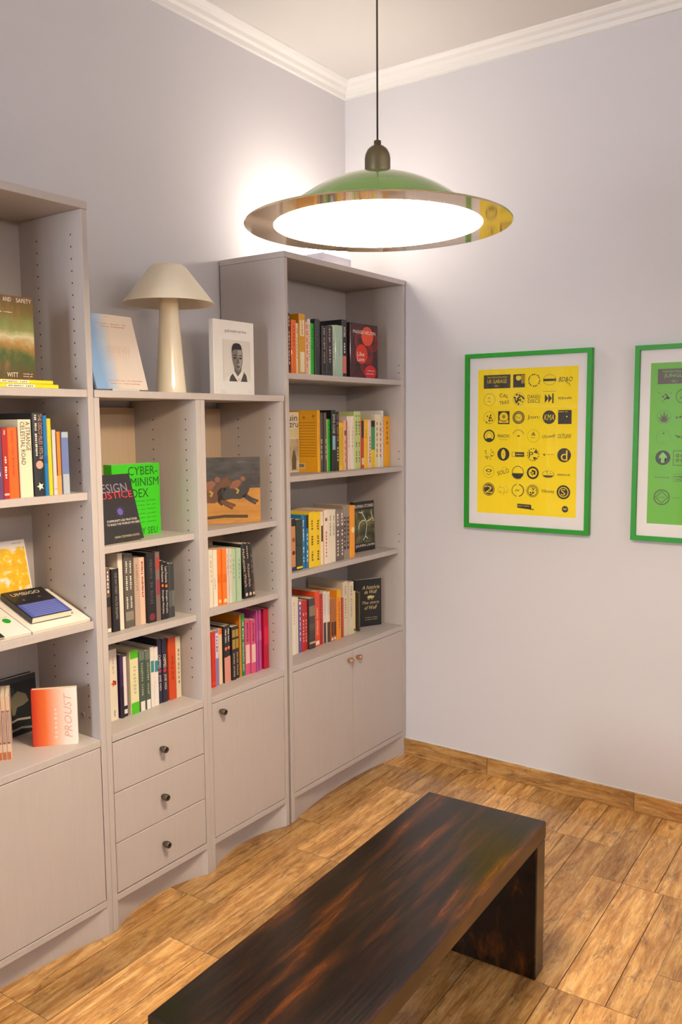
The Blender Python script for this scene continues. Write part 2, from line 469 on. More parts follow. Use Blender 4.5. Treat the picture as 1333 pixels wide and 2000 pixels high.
lb = [q for q in COL.objects if q.get('label', '').startswith('tall lavender grey bookcase with two lower doors, cut')][0]
cl = obj('cam_lock', lathe(bmesh.new(), [(0, .0006), (.004, .0006), (.004, .0014), (.0085, .0014), (.009, 0)], 18), mat('8d8482', .5), lb, True)
cl.location = (XL1-PT-(XL0+XL1)/2, -.225+D/2, .632); cl.rotation_euler = (0, R(-90), 0)
o = obj('top_board', BX(XL1+.002, XMR+.001, -D-.003, -.004, 1.5142, 1.534, bevel=.001), M_LAQ)
o['label'] = 'long lavender top board spanning the two low units'; o['category'] = 'shelf board'
BOOK_ROWS = [
 ('r1', 1.613, -0.235, 'on top shelf of corner bookcase', [
  (-0.6952, 0.0123, 0.216, 140, '3a2226', 'dark maroon book with white lettering against left side', [('t', 'THE ARGONAUTS', 'e9e2d6', 0.05, 0.85)]),
  (-0.6823, 0.0267, 0.193, 135, 'ef6a1e', 'bright orange paperback beside maroon book', [('t', 'ESSAYS', 'c24a10', 0.1, 0.5)]),
  (-0.6549, 0.0157, 0.184, 130, 'e3d3a2', 'thin pale cream paperback between orange and mustard books', [('t', 'ON FREEDOM', 'b89a50', 0.1, 0.7)]),
  (-0.6386, 0.037, 0.219, 140, 'd99a12', 'tall mustard paperback with white label blocks', [('p', 'eee0c0', 0.1, 0.36), ('p', 'eee0c0', 0.62, 0.95), ('t', 'LETTERS', 'd99a12', 0.1, 0.36)]),
  (-0.601, 0.0162, 0.192, 130, 'e8b898', 'peach paperback with red title', [('t', 'STORIES', 'd0502c', 0.05, 0.9)]),
  (-0.5842, 0.017, 0.205, 135, 'e8dfd0', 'white paperback with red lettering', [('t', 'AUTOBIOGRAPHY', 'c8502c', 0.1, 0.75)]),
  (-0.5666, 0.0205, 0.191, 130, '19b212', 'vivid green paperback', [('t', 'BLUETS', '0f7a10', 0.1, 0.5)]),
  (-0.5456, 0.0247, 0.208, 150, '2c2a2e', 'charcoal hardback next to vivid green paperback', [('t', 'NOVELLA', '57525a', 0.08, 0.5)]),
  (-0.5202, 0.0196, 0.207, 150, '252327', 'narrow black hardback right of charcoal one', [('t', 'THE YEARS', '57525a', 0.12, 0.6)]),
  (-0.5, 0.0287, 0.188, 130, '221f22', 'left black paperback with dusty pink title', [('t', 'THE WHITE ALBUM', 'b88f80', 0.05, 0.75), ('b', '3a3438', 0.88, 0.97)]),
  (-0.4707, 0.039, 0.191, 130, '1f1c20', 'right thicker black paperback with dusty pink title', [('t', 'WHITE NIGHTS', 'b88f80', 0.05, 0.75), ('b', '3a3438', 0.88, 0.97)]),
  (-0.4311, 0.0205, 0.196, 130, 'bccbb4', 'slim pale mint paperback beside thick mint one', [('t', 'poems', '8fa08c', 0.3, 0.7)]),
  (-0.41, 0.0474, 0.198, 130, 'a9c2ac', 'thick mint green paperback', [('t', 'collected', '8aa28e', 0.3, 0.6)]),
  (-0.362, 0.0323, 0.223, 165, '1e1c1e', 'tall black book with white words and pink base', [('p', 'e07868', 0.62, 0.92), ('t', 'WORK', 'e9e2d6', 0.12, 0.3), ('t', 'BODY', 'e9e2d6', 0.4, 0.58)]),
 ]),
 ('r2', 1.255, -0.24, 'on second shelf of corner bookcase', [
  (-0.5338, 0.0163, 0.232, 150, 'eda90c', 'large amber book showing its cover and barcode', [('t', 'THE BOOK OF DISQUIET', 'b87c08', 0.08, 0.6)]),
  (-0.517, 0.0219, 0.223, 130, '5a5150', 'left of two dark taupe paperbacks', [('t', 'ONE OR NO ONE', 'e9e2d6', 0.45, 0.8)]),
  (-0.4945, 0.0135, 0.223, 130, '5a5150', 'right of two dark taupe paperbacks', [('t', 'ONE OR NO ONE', 'e9e2d6', 0.45, 0.8)]),
  (-0.4804, 0.0111, 0.199, 130, 'd8c79a', 'thin cream paperback before green one', []),
  (-0.4687, 0.0174, 0.199, 130, '16b014', 'bright green paperback', [('t', 'GREEN', '0c7a10', 0.1, 0.5)]),
  (-0.4506, 0.0265, 0.233, 150, '1b1a20', 'black book with pale blue patch', [('p', '8fb8cc', 0.42, 0.65), ('t', 'EMMA CLINE', 'e9e2d6', 0.07, 0.38)]),
  (-0.4236, 0.0205, 0.227, 150, '1e1a20', 'black book with pink and white title', [('t', 'LET ME TELL YOU', 'c98a90', 0.05, 0.5), ('t', 'AGAIN', 'e9e2d6', 0.6, 0.85)]),
  (-0.4026, 0.0148, 0.185, 130, 'f0c40c', 'left yellow paperback with fine lines', [('l', '8a6f08', 0.1, 0.9)]),
  (-0.3872, 0.0189, 0.185, 130, 'f0c40c', 'right yellow paperback with fine lines', [('l', '8a6f08', 0.1, 0.9)]),
  (-0.3678, 0.0151, 0.193, 130, 'e0b592', 'peach paperback with dark blocks', [('b', '7a4a30', 0.2, 0.3), ('t', 'WILD', 'a05038', 0.4, 0.9)]),
  (-0.3521, 0.012, 0.192, 130, 'b0583c', 'narrow terracotta paperback', []),
  (-0.3395, 0.0207, 0.21, 135, 'ead7c8', 'left pinkish white paperback', [('t', 'poesia', 'c9b0a0', 0.2, 0.6)]),
  (-0.3183, 0.0216, 0.21, 135, 'efe2d2', 'right pinkish white paperback', [('t', 'poesia', 'c9b0a0', 0.2, 0.6)]),
  (-0.2961, 0.0294, 0.228, 140, 'c3cf86', 'left pale lime paperback with spaced letters', [('t', 'A FABLE  OF TIME', '6b7540', 0.06, 0.9)]),
  (-0.2662, 0.0222, 0.228, 140, 'c3cf86', 'right pale lime paperback with spaced letters', [('t', 'A FABLE  OF TIME', '6b7540', 0.06, 0.9)]),
  (-0.2434, 0.0196, 0.192, 130, 'c43c1c', 'red paperback with black top band', [('b', '2a2224', 0, 0.36), ('b', 'e8c8a8', 0.78, 0.92)]),
  (-0.2233, 0.0262, 0.196, 130, 'f2bd10', 'plain yellow paperback between red and pink spines', [('t', 'SOL', 'c08a08', 0.2, 0.4)]),
  (-0.1965, 0.0201, 0.196, 130, 'e8c4ae', 'pale pink paperback with dark title', [('t', 'SENHORAS', '503028', 0.35, 0.9)]),
  (-0.1758, 0.0363, 0.192, 130, '2f9a58', 'half green half yellow paperback', [('b', 'edc80e', 0.62, 1), ('b', '15241c', 0, 0.13)]),
  (-0.1389, 0.0244, 0.218, 135, 'e6d9b8', 'left tall cream paperback', [('t', 'CADERNO', 'a06850', 0.15, 0.85)]),
  (-0.1141, 0.0232, 0.216, 135, 'e6d9b8', 'right tall cream paperback', [('t', 'CADERNO', 'a06850', 0.15, 0.85)]),
  (-0.0896, 0.0174, 0.233, 140, 'e9e2dc', 'tallest thin white book', [('t', 'diary', 'b0a8a0', 0.1, 0.4)]),
  (-0.0677, 0.0421, 0.21, 135, 'f0a80c', 'amber paperback last in the row', [('t', 'NOTES', 'a87208', 0.1, 0.6)]),
 ]),
 ('r3', 0.905, -0.252, 'on third shelf of corner bookcase', [
  (-0.7163, 0.0255, 0.191, 130, 'c98a5c', 'tan patterned paperback with black top', [('b', '2a2220', 0, 0.14), ('o', '5a2c18', 0.65), ('o', '8a4a28', 0.4), ('b', '20365c', 0.92, 1)]),
  (-0.6902, 0.0377, 0.186, 130, '24342a', 'dark green paperback with yellow marks', [('b', 'e8c81a', 0.93, 0.97), ('b', '1a221c', 0.5, 0.52)]),
  (-0.6519, 0.0186, 0.2, 130, '1f78a8', 'left blue paperback with white title', [('t', 'THE ISLAND', 'e9e2d6', 0.1, 0.5), ('t', 'OF US', 'e9e2d6', 0.6, 0.9)]),
  (-0.6327, 0.0169, 0.198, 130, '1c6ea4', 'right blue paperback with dark top', [('b', '24202a', 0, 0.25), ('t', 'THE SEA', 'e9e2d6', 0.35, 0.9)]),
  (-0.6152, 0.0337, 0.207, 135, 'f2cc10', 'left of two bright yellow paperbacks with glyphs', [('t', 'LIAR  LIAR  ZERO', '6a5606', 0.15, 0.9)]),
  (-0.5809, 0.0362, 0.204, 135, 'f2cc10', 'right of two bright yellow paperbacks with glyphs', [('t', 'LIAR  LIAR  ZERO', '6a5606', 0.15, 0.9)]),
  (-0.5441, 0.0152, 0.202, 135, 'ece4d6', 'white paperback with black label', [('p', '2a2426', 0.26, 0.56)]),
  (-0.5283, 0.0089, 0.206, 135, 'e8a46c', 'very thin peach paperback', []),
  (-0.5187, 0.0219, 0.207, 135, 'ece2d2', 'white paperback with brown oval and red title', [('o', '8a5a24', 0.18), ('t', 'HOMELAND', 'c84432', 0.4, 0.9)]),
  (-0.4963, 0.026, 0.206, 140, 'e4dac2', 'left of two cream paperbacks with grey title', [('t', 'FIVE DIALOGUES', '85796a', 0.12, 0.5)]),
  (-0.4697, 0.0251, 0.204, 140, 'e4dac2', 'right of two cream paperbacks with grey title', [('t', 'FIVE DIALOGUES', '85796a', 0.12, 0.5)]),
  (-0.444, 0.0287, 0.196, 140, '6a5a54', 'left of two brown photo paperbacks, white title', [('t', 'CITY OF GLASS', 'e9e2d6', 0.06, 0.92), ('b', '8a7a72', 0, 0.3)]),
  (-0.4147, 0.0271, 0.197, 140, '6a5a54', 'right of two brown photo paperbacks, white title', [('t', 'CITY OF GLASS', 'e9e2d6', 0.06, 0.92), ('b', '8a7a72', 0, 0.3)]),
  (-0.3869, 0.022, 0.213, 145, '94867c', 'left of two taupe paperbacks with dark panel', [('p', '2e2830', 0.22, 0.82), ('t', 'ARCHIVE', 'b0a49a', 0.25, 0.8)]),
  (-0.3643, 0.0222, 0.211, 145, '94867c', 'right of two taupe paperbacks with dark panel', [('p', '2e2830', 0.22, 0.82), ('t', 'ARCHIVE', 'b0a49a', 0.25, 0.8)]),
  (-0.3415, 0.0352, 0.208, 140, 'f09a12', 'round-spined orange hardback', [('o', 'f4d8a0', 0.47)]),
 ]),
 ('r4', 0.575, -0.205, 'on lowest shelf of corner bookcase', [
  (-0.6599, 0.0197, 0.221, 130, 'e6ddcf', 'leftmost white paperback', [('t', 'memorial', 'b8aa98', 0.1, 0.5)]),
  (-0.6396, 0.0175, 0.216, 130, 'e0d6b8', 'cream paperback left of lilac spine', []),
  (-0.6215, 0.0159, 0.196, 125, '6a5aa0', 'lilac paperback with white edge', [('b', 'e4dce0', 0, 0.06), ('t', 'MEMORIA', 'e9e2d6', 0.1, 0.8)]),
  (-0.605, 0.0222, 0.198, 125, 'b81f1a', 'left red paperback with white title', [('t', 'O DESERTO', 'e8b0a0', 0.25, 0.85)]),
  (-0.5822, 0.0193, 0.194, 125, 'b81f1a', 'right red paperback with white title', [('t', 'O DESERTO', 'e8b0a0', 0.25, 0.85)]),
  (-0.5623, 0.0392, 0.197, 130, '3e3a38', 'grey black photo paperback', [('b', '8a7a66', 0.15, 0.35), ('b', '5a4e44', 0.5, 0.62), ('b', 'c8b090', 0.86, 0.9)]),
  (-0.5225, 0.0335, 0.218, 150, 'e04a1c', 'tall red orange paperback with cream base', [('t', 'CONTOS REUNIDOS', 'f0b080', 0.3, 0.8), ('p', 'f0e4d8', 0.9, 0.97)]),
  (-0.4884, 0.0268, 0.201, 130, 'b02018', 'crimson paperback beside red orange one', [('t', 'ROMANCE', 'd05040', 0.1, 0.5)]),
  (-0.461, 0.0212, 0.207, 140, 'e8ded2', 'left white paperback with brown skyline base', [('b', '5a4238', 0.6, 1), ('l', '6a4a7a', 0.05, 0.45)]),
  (-0.4392, 0.0215, 0.203, 140, 'e8ded2', 'right white paperback with brown skyline base', [('b', '5a4238', 0.6, 1), ('l', '6a4a7a', 0.05, 0.45)]),
  (-0.4171, 0.0169, 0.172, 130, 'b06a30', 'left brown and orange photo paperback', [('b', '5a3020', 0.55, 0.88), ('p', 'e8d8c8', 0.92, 0.98)]),
  (-0.3996, 0.0178, 0.169, 130, 'b06a30', 'right brown and orange photo paperback', [('b', '5a3020', 0.55, 0.88), ('p', 'e8d8c8', 0.92, 0.98)]),
  (-0.3812, 0.0318, 0.201, 150, 'f0921c', 'tall yellow orange paperback', [('b', 'eab010', 0, 0.16), ('t', 'MITOLOGIAS', 'b85c10', 0.25, 0.8)]),
  (-0.3488, 0.0105, 0.164, 130, '4a2a20', 'thin dark brown paperback', []),
  (-0.3376, 0.0127, 0.162, 130, 'd0544c', 'thin coral paperback', []),
  (-0.3243, 0.0341, 0.224, 180, 'd8cdb4', 'left large cream book', [('t', 'OBRA COMPLETA', 'a89a80', 0.08, 0.7)]),
  (-0.2896, 0.034, 0.218, 180, 'd8cdb4', 'right large cream book', [('t', 'OBRA COMPLETA', 'a89a80', 0.08, 0.7)]),
  (-0.255, 0.0176, 0.175, 140, 'e6cc84', 'yellow cream paperback beside black cover', [('o', '6a5a28', 0.93)]),
 ]),
 ('m1b', 0.848, -0.24, 'on middle shelf above the drawers', [
  (-1.5465, 0.0176, 0.188, 130, '6a5448', 'leftmost patterned brown paperback with white title', [('t', 'Reader', 'e9e2d6', 0.05, 0.4), ('b', '2c2422', 0.45, 0.6), ('p', 'e8dcc8', 0.93, 0.99)]),
  (-1.5283, 0.0275, 0.183, 125, '1e1c20', 'black paperback with grey capital title', [('t', 'ONE WAY STREET  WALTER BENJAMIN', '9a938c', 0.06, 0.8)]),
  (-1.499, 0.0182, 0.224, 150, 'e4d8c6', 'tall cream white book', []),
  (-1.4791, 0.0177, 0.22, 140, '5c564e', 'left of two grey photo paperbacks, white title', [('t', 'MIGHTY JUSTICE', 'e9e2d6', 0.1, 0.5), ('t', 'Utopia', 'e9e2d6', 0.58, 0.75), ('b', '8a8272', 0.78, 0.9)]),
  (-1.4608, 0.0179, 0.218, 140, '5c564e', 'right of two grey photo paperbacks, white title', [('t', 'MIGHTY JUSTICE', 'e9e2d6', 0.1, 0.5), ('t', 'Utopia', 'e9e2d6', 0.58, 0.75), ('b', '8a8272', 0.78, 0.9)]),
  (-1.4399, 0.0201, 0.204, 140, 'b8a08e', 'dusty taupe paperback', [('t', 'ABOLITION', '9a8474', 0.1, 0.5)]),
  (-1.4184, 0.02, 0.201, 140, 'e6bca2', 'pale pink paperback with dark red capitals', [('t', 'AGAINST ENVIRONMENT', '7a3028', 0.06, 0.6)]),
  (-1.3969, 0.0346, 0.213, 160, '1a191d', 'thick black hardback with small red mark', [('t', 'ANATOMY OF SLEEP', '4c484e', 0.1, 0.75), ('o', '7a2a30', 0.92)]),
  (-1.3613, 0.0175, 0.211, 160, '7a6660', 'grey paperback with red patches', [('b', 'a83c30', 0.08, 0.25), ('b', '8a3a48', 0.4, 0.62)]),
  (-1.3428, 0.014, 0.182, 130, '1c1a1c', 'left black paperback with orange and white title', [('t', 'Last Futures', 'e9e2d6', 0.08, 0.36), ('o', 'e87028', 0.42), ('t', 'Douglas Murphy', 'e9e2d6', 0.5, 0.9)]),
  (-1.3283, 0.0149, 0.176, 130, '1c1a1c', 'right black paperback with orange and white title', [('t', 'Last Futures', 'e9e2d6', 0.08, 0.36), ('o', 'e87028', 0.42), ('t', 'Douglas Murphy', 'e9e2d6', 0.5, 0.9)]),
  (-1.3123, 0.0142, 0.169, 130, '3a3c3c', 'left dark grey gradient paperback', [('b', '5a5c58', 0.5, 0.8)]),
  (-1.2975, 0.0135, 0.167, 130, '34383a', 'right dark grey gradient paperback', [('b', '6a6c68', 0.5, 0.8)]),
 ]),
 ('m1c', 0.575, -0.212, 'on shelf just above the drawers', [
  (-1.5209, 0.0295, 0.213, 140, 'ded2bc', 'tall cream book with small red flower', [('t', 'A short history', 'a89c88', 0.1, 0.35), ('r', 'd8481c', 0.48), ('t', 'Zero', '9a8e7a', 0.86, 0.95)]),
  (-1.4859, 0.0112, 0.192, 130, '3c2850', 'purple and black paperback', [('b', '1c1a26', 0.5, 1)]),
  (-1.4741, 0.0172, 0.187, 130, '1f1c30', 'navy paperback with long white label', [('p', 'e6d8da', 0.02, 0.82), ('p', 'e0d4c8', 0.88, 0.95)]),
  (-1.4563, 0.0072, 0.19, 130, '8a7a6a', 'thin taupe paperback left of green banded book', []),
  (-1.4486, 0.0329, 0.195, 140, 'e2dab0', 'cream paperback with bright green ends', [('b', '4cb814', 0, 0.13), ('b', '4cb814', 0.82, 1), ('t', 'fanzines', 'c0b890', 0.25, 0.7)]),
  (-1.4138, 0.0243, 0.185, 135, '47574a', 'left of two dark green paperbacks, white base', [('p', 'e6dcd8', 0.84, 1), ('t', 'OUTSIDER MUSIC', '9aa08a', 0.2, 0.75), ('b', '6a7868', 0, 0.15)]),
  (-1.3889, 0.0215, 0.181, 135, '47574a', 'right of two dark green paperbacks, white base', [('p', 'e6dcd8', 0.84, 1), ('t', 'OUTSIDER MUSIC', '9aa08a', 0.2, 0.75), ('b', '6a7868', 0, 0.15)]),
  (-1.366, 0.0151, 0.188, 140, 'e4dcd4', 'left of two white paperbacks with teal band', [('b', '3e8a8c', 0.23, 0.42)]),
  (-1.3503, 0.0161, 0.184, 140, 'e6dfd8', 'right of two white paperbacks with teal band', [('b', '2e8a98', 0.23, 0.42)]),
  (-1.3327, 0.018, 0.206, 140, '24223e', 'left of two navy paperbacks with white capitals', [('t', 'CHIPPED', 'e9e2d6', 0.25, 0.46), ('o', 'b03848', 0.5), ('t', 'JOSE VADI', 'e9e2d6', 0.56, 0.8)]),
  (-1.3141, 0.0195, 0.203, 140, '24223e', 'right of two navy paperbacks with white capitals', [('t', 'CHIPPED', 'e9e2d6', 0.25, 0.46), ('o', 'b03848', 0.5), ('t', 'JOSE VADI', 'e9e2d6', 0.56, 0.8)]),
  (-1.2893, 0.0317, 0.2, 145, 'c8481c', 'thick rust orange book', [('t', 'TERRA', 'a83810', 0.3, 0.7)]),
  (-1.2561, 0.0207, 0.197, 140, 'dccfb2', 'cream book at the right end with brown script', [('t', 'Natureza', '9a8460', 0.2, 0.8)]),
 ]),
 ('m2b', 0.85, -0.256, 'on middle shelf above the single door', [
  (-1.1435, 0.0173, 0.188, 130, 'e4dac6', 'leftmost cream paperback', [('t', 'ensaio', 'b8ac98', 0.1, 0.6)]),
  (-1.1256, 0.0108, 0.187, 130, 'e6dcca', 'second cream paperback', [('t', 'ensaio', '8a7e70', 0.5, 0.7)]),
  (-1.1143, 0.0089, 0.185, 130, 'e8decc', 'third thin cream paperback', []),
  (-1.1047, 0.0196, 0.186, 130, 'ee7a20', 'left of two orange paperbacks', [('b', 'e06a14', 0.45, 0.6), ('o', 'f4d0a0', 0.93)]),
  (-1.0845, 0.0203, 0.184, 130, 'ee7a20', 'right of two orange paperbacks', [('b', 'e06a14', 0.45, 0.6), ('o', 'f4d0a0', 0.93)]),
  (-1.0621, 0.0102, 0.183, 130, 'd8cfc2', 'left of two grey white paperbacks', [('t', 'fala', 'a8a094', 0.1, 0.5)]),
  (-1.0513, 0.0118, 0.182, 130, 'd4ccbe', 'right of two grey white paperbacks', [('t', 'fala', 'a8a094', 0.1, 0.5)]),
  (-1.0384, 0.0204, 0.179, 130, 'b4c8a8', 'left of two mint paperbacks', [('t', 'corpo', '90a488', 0.2, 0.6)]),
  (-1.0174, 0.0217, 0.178, 130, 'a8c4a2', 'right of two mint paperbacks', [('t', 'corpo', '88a084', 0.2, 0.6)]),
 ]),
 ('m2c', 0.575, -0.232, 'on shelf just above the single door', [
  (-1.1219, 0.0203, 0.188, 130, 'cc2a14', 'leftmost bright red paperback', [('b', 'd84830', 0.9, 0.95)]),
  (-1.1006, 0.0191, 0.187, 130, '8478a8', 'lilac grey paperback with pale label', [('p', 'd8cce0', 0.05, 0.5), ('t', 'NOISE', '5a5080', 0.1, 0.4)]),
  (-1.0804, 0.018, 0.188, 130, 'e6c8a4', 'cream paperback with orange top', [('b', 'e86c24', 0, 0.1)]),
  (-1.0608, 0.0186, 0.194, 130, '221e20', 'left black and pink photo paperback', [('b', 'd89080', 0.55, 1), ('t', 'Women Dance', 'e9e2d6', 0.06, 0.3), ('o', 'e0704c', 0.4)]),
  (-1.0416, 0.0179, 0.194, 130, '221e20', 'right black and pink photo paperback', [('b', 'd89080', 0.55, 1), ('t', 'Women Dance', 'e9e2d6', 0.06, 0.3), ('o', 'e0704c', 0.4)]),
  (-1.0227, 0.0206, 0.184, 130, '1f1c1e', 'left black paperback with gold blocks', [('p', 'a88838', 0.06, 0.2), ('p', 'a88838', 0.24, 0.42), ('t', 'SOMATIC STUDIES', 'b8a888', 0.5, 0.95)]),
  (-1.0014, 0.0204, 0.182, 130, '1f1c1e', 'right black paperback with gold blocks', [('p', 'a88838', 0.06, 0.2), ('p', 'a88838', 0.24, 0.42), ('t', 'SOMATIC STUDIES', 'b8a888', 0.5, 0.95)]),
  (-0.9765, 0.0074, 0.217, 145, 'd8821c', 'thin orange book left of green one', []),
  (-0.9685, 0.0177, 0.218, 145, '137a42', 'green book with white capitals and yellow top', [('t', 'TERRA FALTAR', 'e9e2d6', 0.05, 0.42), ('t', 'DESTRUIÇÃO, BABY', 'e9e2d6', 0.46, 0.93), ('b', '3c9a30', 0, 0.12)]),
  (-0.9492, 0.0242, 0.194, 135, 'd0507c', 'left of two pink paperbacks with black title', [('t', 'REPRODUCTIVE', '4a2038', 0.06, 0.42), ('b', 'e8c0b8', 0.46, 0.8)]),
  (-0.9244, 0.0234, 0.189, 135, 'd0507c', 'right of two pink paperbacks with black title', [('t', 'REPRODUCTIVE', '4a2038', 0.06, 0.42), ('b', 'e8c0b8', 0.46, 0.8)]),
  (-0.8999, 0.0084, 0.218, 140, 'b44a90', 'first of four thin magenta booklets', [('b', 'c86aa0', 0.35, 0.5)]),
  (-0.891, 0.0084, 0.217, 140, 'a8428c', 'second of four thin magenta booklets', [('b', 'c86aa0', 0.35, 0.5)]),
  (-0.8819, 0.0085, 0.217, 140, 'b44a90', 'third of four thin magenta booklets', [('b', 'c86aa0', 0.35, 0.5)]),
  (-0.873, 0.0091, 0.216, 140, 'a8428c', 'fourth of four thin magenta booklets', [('b', 'c86aa0', 0.35, 0.5)]),
  (-0.859, 0.026, 0.216, 145, 'b40c34', 'crimson hardback at right end', [('b', 'd02048', 0.3, 0.6)]),
 ]),
 ('lb', 1.26, -0.274, 'on second shelf of left bookcase', [
  (-1.8998, 0.0234, 0.177, 130, '5c3c66', 'purple paperback at the picture edge', [('t', 'SONIC', 'e9e2d6', 0.3, 0.7)]),
  (-1.8753, 0.0166, 0.175, 130, 'a8241c', 'dark red paperback with white title', [('t', 'RAVE', 'e9e2d6', 0.03, 0.1), ('t', 'NEW WORLD', 'e9e2d6', 0.4, 0.72), ('b', 'e0b0a0', 0.92, 0.95)]),
  (-1.8577, 0.0279, 0.176, 130, 'f4641a', 'thick orange paperback', [('t', 'MONOGRAPH EDITION', 'b84410', 0.05, 0.4), ('t', 'ELECTRONIC', 'b84410', 0.42, 0.7)]),
  (-1.8275, 0.0366, 0.196, 150, 'e2d6b6', 'thick cream book with black display capitals', [('u', 'A STRANGE', '1c1a18', 0.03, 0.4, 0.72), ('u', 'CELESTIAL ROAD', '1c1a18', 0.03, 0.58, 0.3)]),
  (-1.7886, 0.032, 0.212, 150, '22262a', 'thick black book with pink lettering and round logo', [('u', 'THE DISCO FILES 1973-78', 'd09a88', 0.01, 0.55, 0.68), ('u', 'NEW YORK UNDERGROUND', 'd8d0c0', 0.02, 0.52, 0.28), ('o', 'd89880', 0.62), ('r', 'd8d0c0', 0.88)]),
  (-1.7556, 0.0121, 0.206, 145, '1272b0', 'blue book between black and yellow books', [('b', '0a5a98', 0.5, 0.6)]),
  (-1.7426, 0.0125, 0.198, 140, 'eac60c', 'yellow book between blue and white books', []),
  (-1.7288, 0.0105, 0.169, 125, 'c8c4c2', 'thin grey white paperback', [('b', 'a8a4a0', 0.9, 0.92)]),
  (-1.717, 0.0168, 0.164, 125, 'ef8420', 'orange paperback with dark left edge', [('s', '3a2a20', 0.18), ('b', 'f4a050', 0.7, 1)]),
  (-1.6991, 0.0224, 0.163, 125, '6a7aac', 'periwinkle paperback with pale ends', [('b', 'a8b4c0', 0, 0.09), ('b', 'a8b2b8', 0.68, 1)]),
 ]),
]
# ------------------------------------------------------------------ bench
def bench_mat():
    g = NT('dark_stained_wood'); tc = g.n('ShaderNodeTexCoord'); v = tc.outputs['Object']
    big = g.noise(g.mapping(v, (1.7, 13, 5)), 1.5, 7, .64, .18)
    grain = g.noise(g.mapping(v, (4, 120, 120)), 1.2, 6, .65, .3)
    c = g.ramp(big, [(.40, '171210'), (.50, '221712'), (.58, '40230f'), (.68, '6e3a18'), (.82, '92501f')])
    c = g.mix(g.math('MULTIPLY', grain, .5), c, '17110f')
    g.l(c, g.b.inputs['Base Color'])
    g.l(g.ramp(grain, [(.3, '505050'), (.7, '7c7c7c')]), g.b.inputs['Roughness'])
    bp = g.n('ShaderNodeBump'); bp.inputs['Strength'].default_value = .25; bp.inputs['Distance'].default_value = .001
    g.l(grain, bp.inputs['Height']); g.l(bp.outputs[0], g.b.inputs['Normal'])
    return g.m
M_BENCH = bench_mat()
bn = thing('bench', 'low dark stained wooden bench on the tiled floor', 'bench', (-1.622, -1.222, 0), (0, 0, R(2.4)))
BL, BW, BH = 1.084, .342, .409
obj('bench_top', BX(-BL/2, BL/2, -BW/2, BW/2, BH-.046, BH, bevel=.003), M_BENCH, bn)
for s in (-1, 1):
    a, b = (s*BL/2, s*(BL/2-.060))
    obj('leg', BX(min(a, b), max(a, b), -BW/2+.002, BW/2-.002, 0, BH-.0462, bevel=.003), M_BENCH, bn)

# ------------------------------------------------------------------ pendant lamp
LP = Vector((-1.722, -1.274, 1.809))
pl = thing('pendant_lamp', 'green domed pendant lamp with wide mirror brim hanging over bench', 'lamp', LP)
def green_enamel():
    g = NT('green_enamel'); g.b.inputs['Base Color'].default_value = (*lin('6fa23c'), 1)
    g.b.inputs['Roughness'].default_value = .22; g.b.inputs['Coat Weight'].default_value = 1.; g.b.inputs['Coat Roughness'].default_value = .03
    return g.m
M_GREEN = green_enamel()
pr = []
for i in range(15):
    r = .020 + (.197-.020)*i/14
    pr.append((r, .004 + .092*(1-(r/.2)**2)))
inner = [(r, h-.002) for r, h in pr[::-1]]
obj('shade_dome', lathe(bmesh.new(), pr+inner, 72), M_GREEN, pl, True)
obj('brim', lathe(bmesh.new(), [(.1955, 0), (.249, 0), (.2505, .0012), (.249, .0026), (.1975, .0040), (.1955, .0040), (.1955, 0)], 96), mat('cdb9a2', .05, .45, 1., key='brim'), pl)
obj('brim_top', lathe(bmesh.new(), [(.1985, .0041), (.2488, .0028), (.2488, .0034), (.1985, .0047), (.1985, .0041)], 96), M_GREEN, pl, True)
g = NT('lit_diffuser'); g.b.inputs['Base Color'].default_value = (.9, .9, .88, 1)
g.b.inputs['Emission Color'].default_value = (1.0, .81, .58, 1); g.b.inputs['Emission Strength'].default_value = PENDANT_EMIT
obj('diffuser', lathe(bmesh.new(), [(0, -.022), (.06, -.0205), (.12, -.0145), (.17, -.0060), (.190, -.0012), (.1952, .001), (.1952, .003), (0, .003)], 72), g.m, pl, True)
M_BRZ = mat('6e6248', .38, .55)
obj('lamp_cap', lathe(bmesh.new(), [(.0235, .088), (.0240, .094), (.0240, .122), (.0225, .130), (.0185, .138), (.0120, .1435), (.0068, .1452), (.0068, .1535), (.0048, .1545), (.0022, .156), (0, .156)], 36), M_BRZ, pl, True)
bm = bmesh.new(); lathe(bm, [(0, .155), (.0018, .155), (.0018, RZ-.012-LP.z), (0, RZ-.012-LP.z)], 10)
obj('cord', bm, mat('3a2a24', .6), pl, True)
obj('ceiling_rose', lathe(bmesh.new(), [(0, RZ-.03-LP.z), (.045, RZ-.03-LP.z), (.05, RZ-.02-LP.z), (.05, RZ-LP.z), (0, RZ-LP.z)], 32), M_BRZ, pl, True)

# ------------------------------------------------------------------ uplights
M_LENS = {}
def uplight(label, loc, rz, strength, col, name='uplight'):
    up = thing(name, label, 'lamp', loc, (0, 0, rz))
    obj('housing', BX(-.095, .095, -.05, .05, 0, .050, bevel=.008), mat('d9d4e2', .4), up)
    g = NT('uplight_lens'); g.b.inputs['Emission Color'].default_value = (*col, 1); g.b.inputs['Emission Strength'].default_value = strength
    bm = bmesh.new(); prism(bm, [(.088*math.cos(PI*k/10), .0505+.045*math.sin(PI*k/10)) for k in range(11)], 'y', -.042, .042)
    obj('lens', bm, g.m, up)
    return up
uplight('small white uplight glowing on top of corner bookcase', (-.42, -.205, 2.0202), 0, UPLIGHT_EMIT, (1.0, .89, .75))
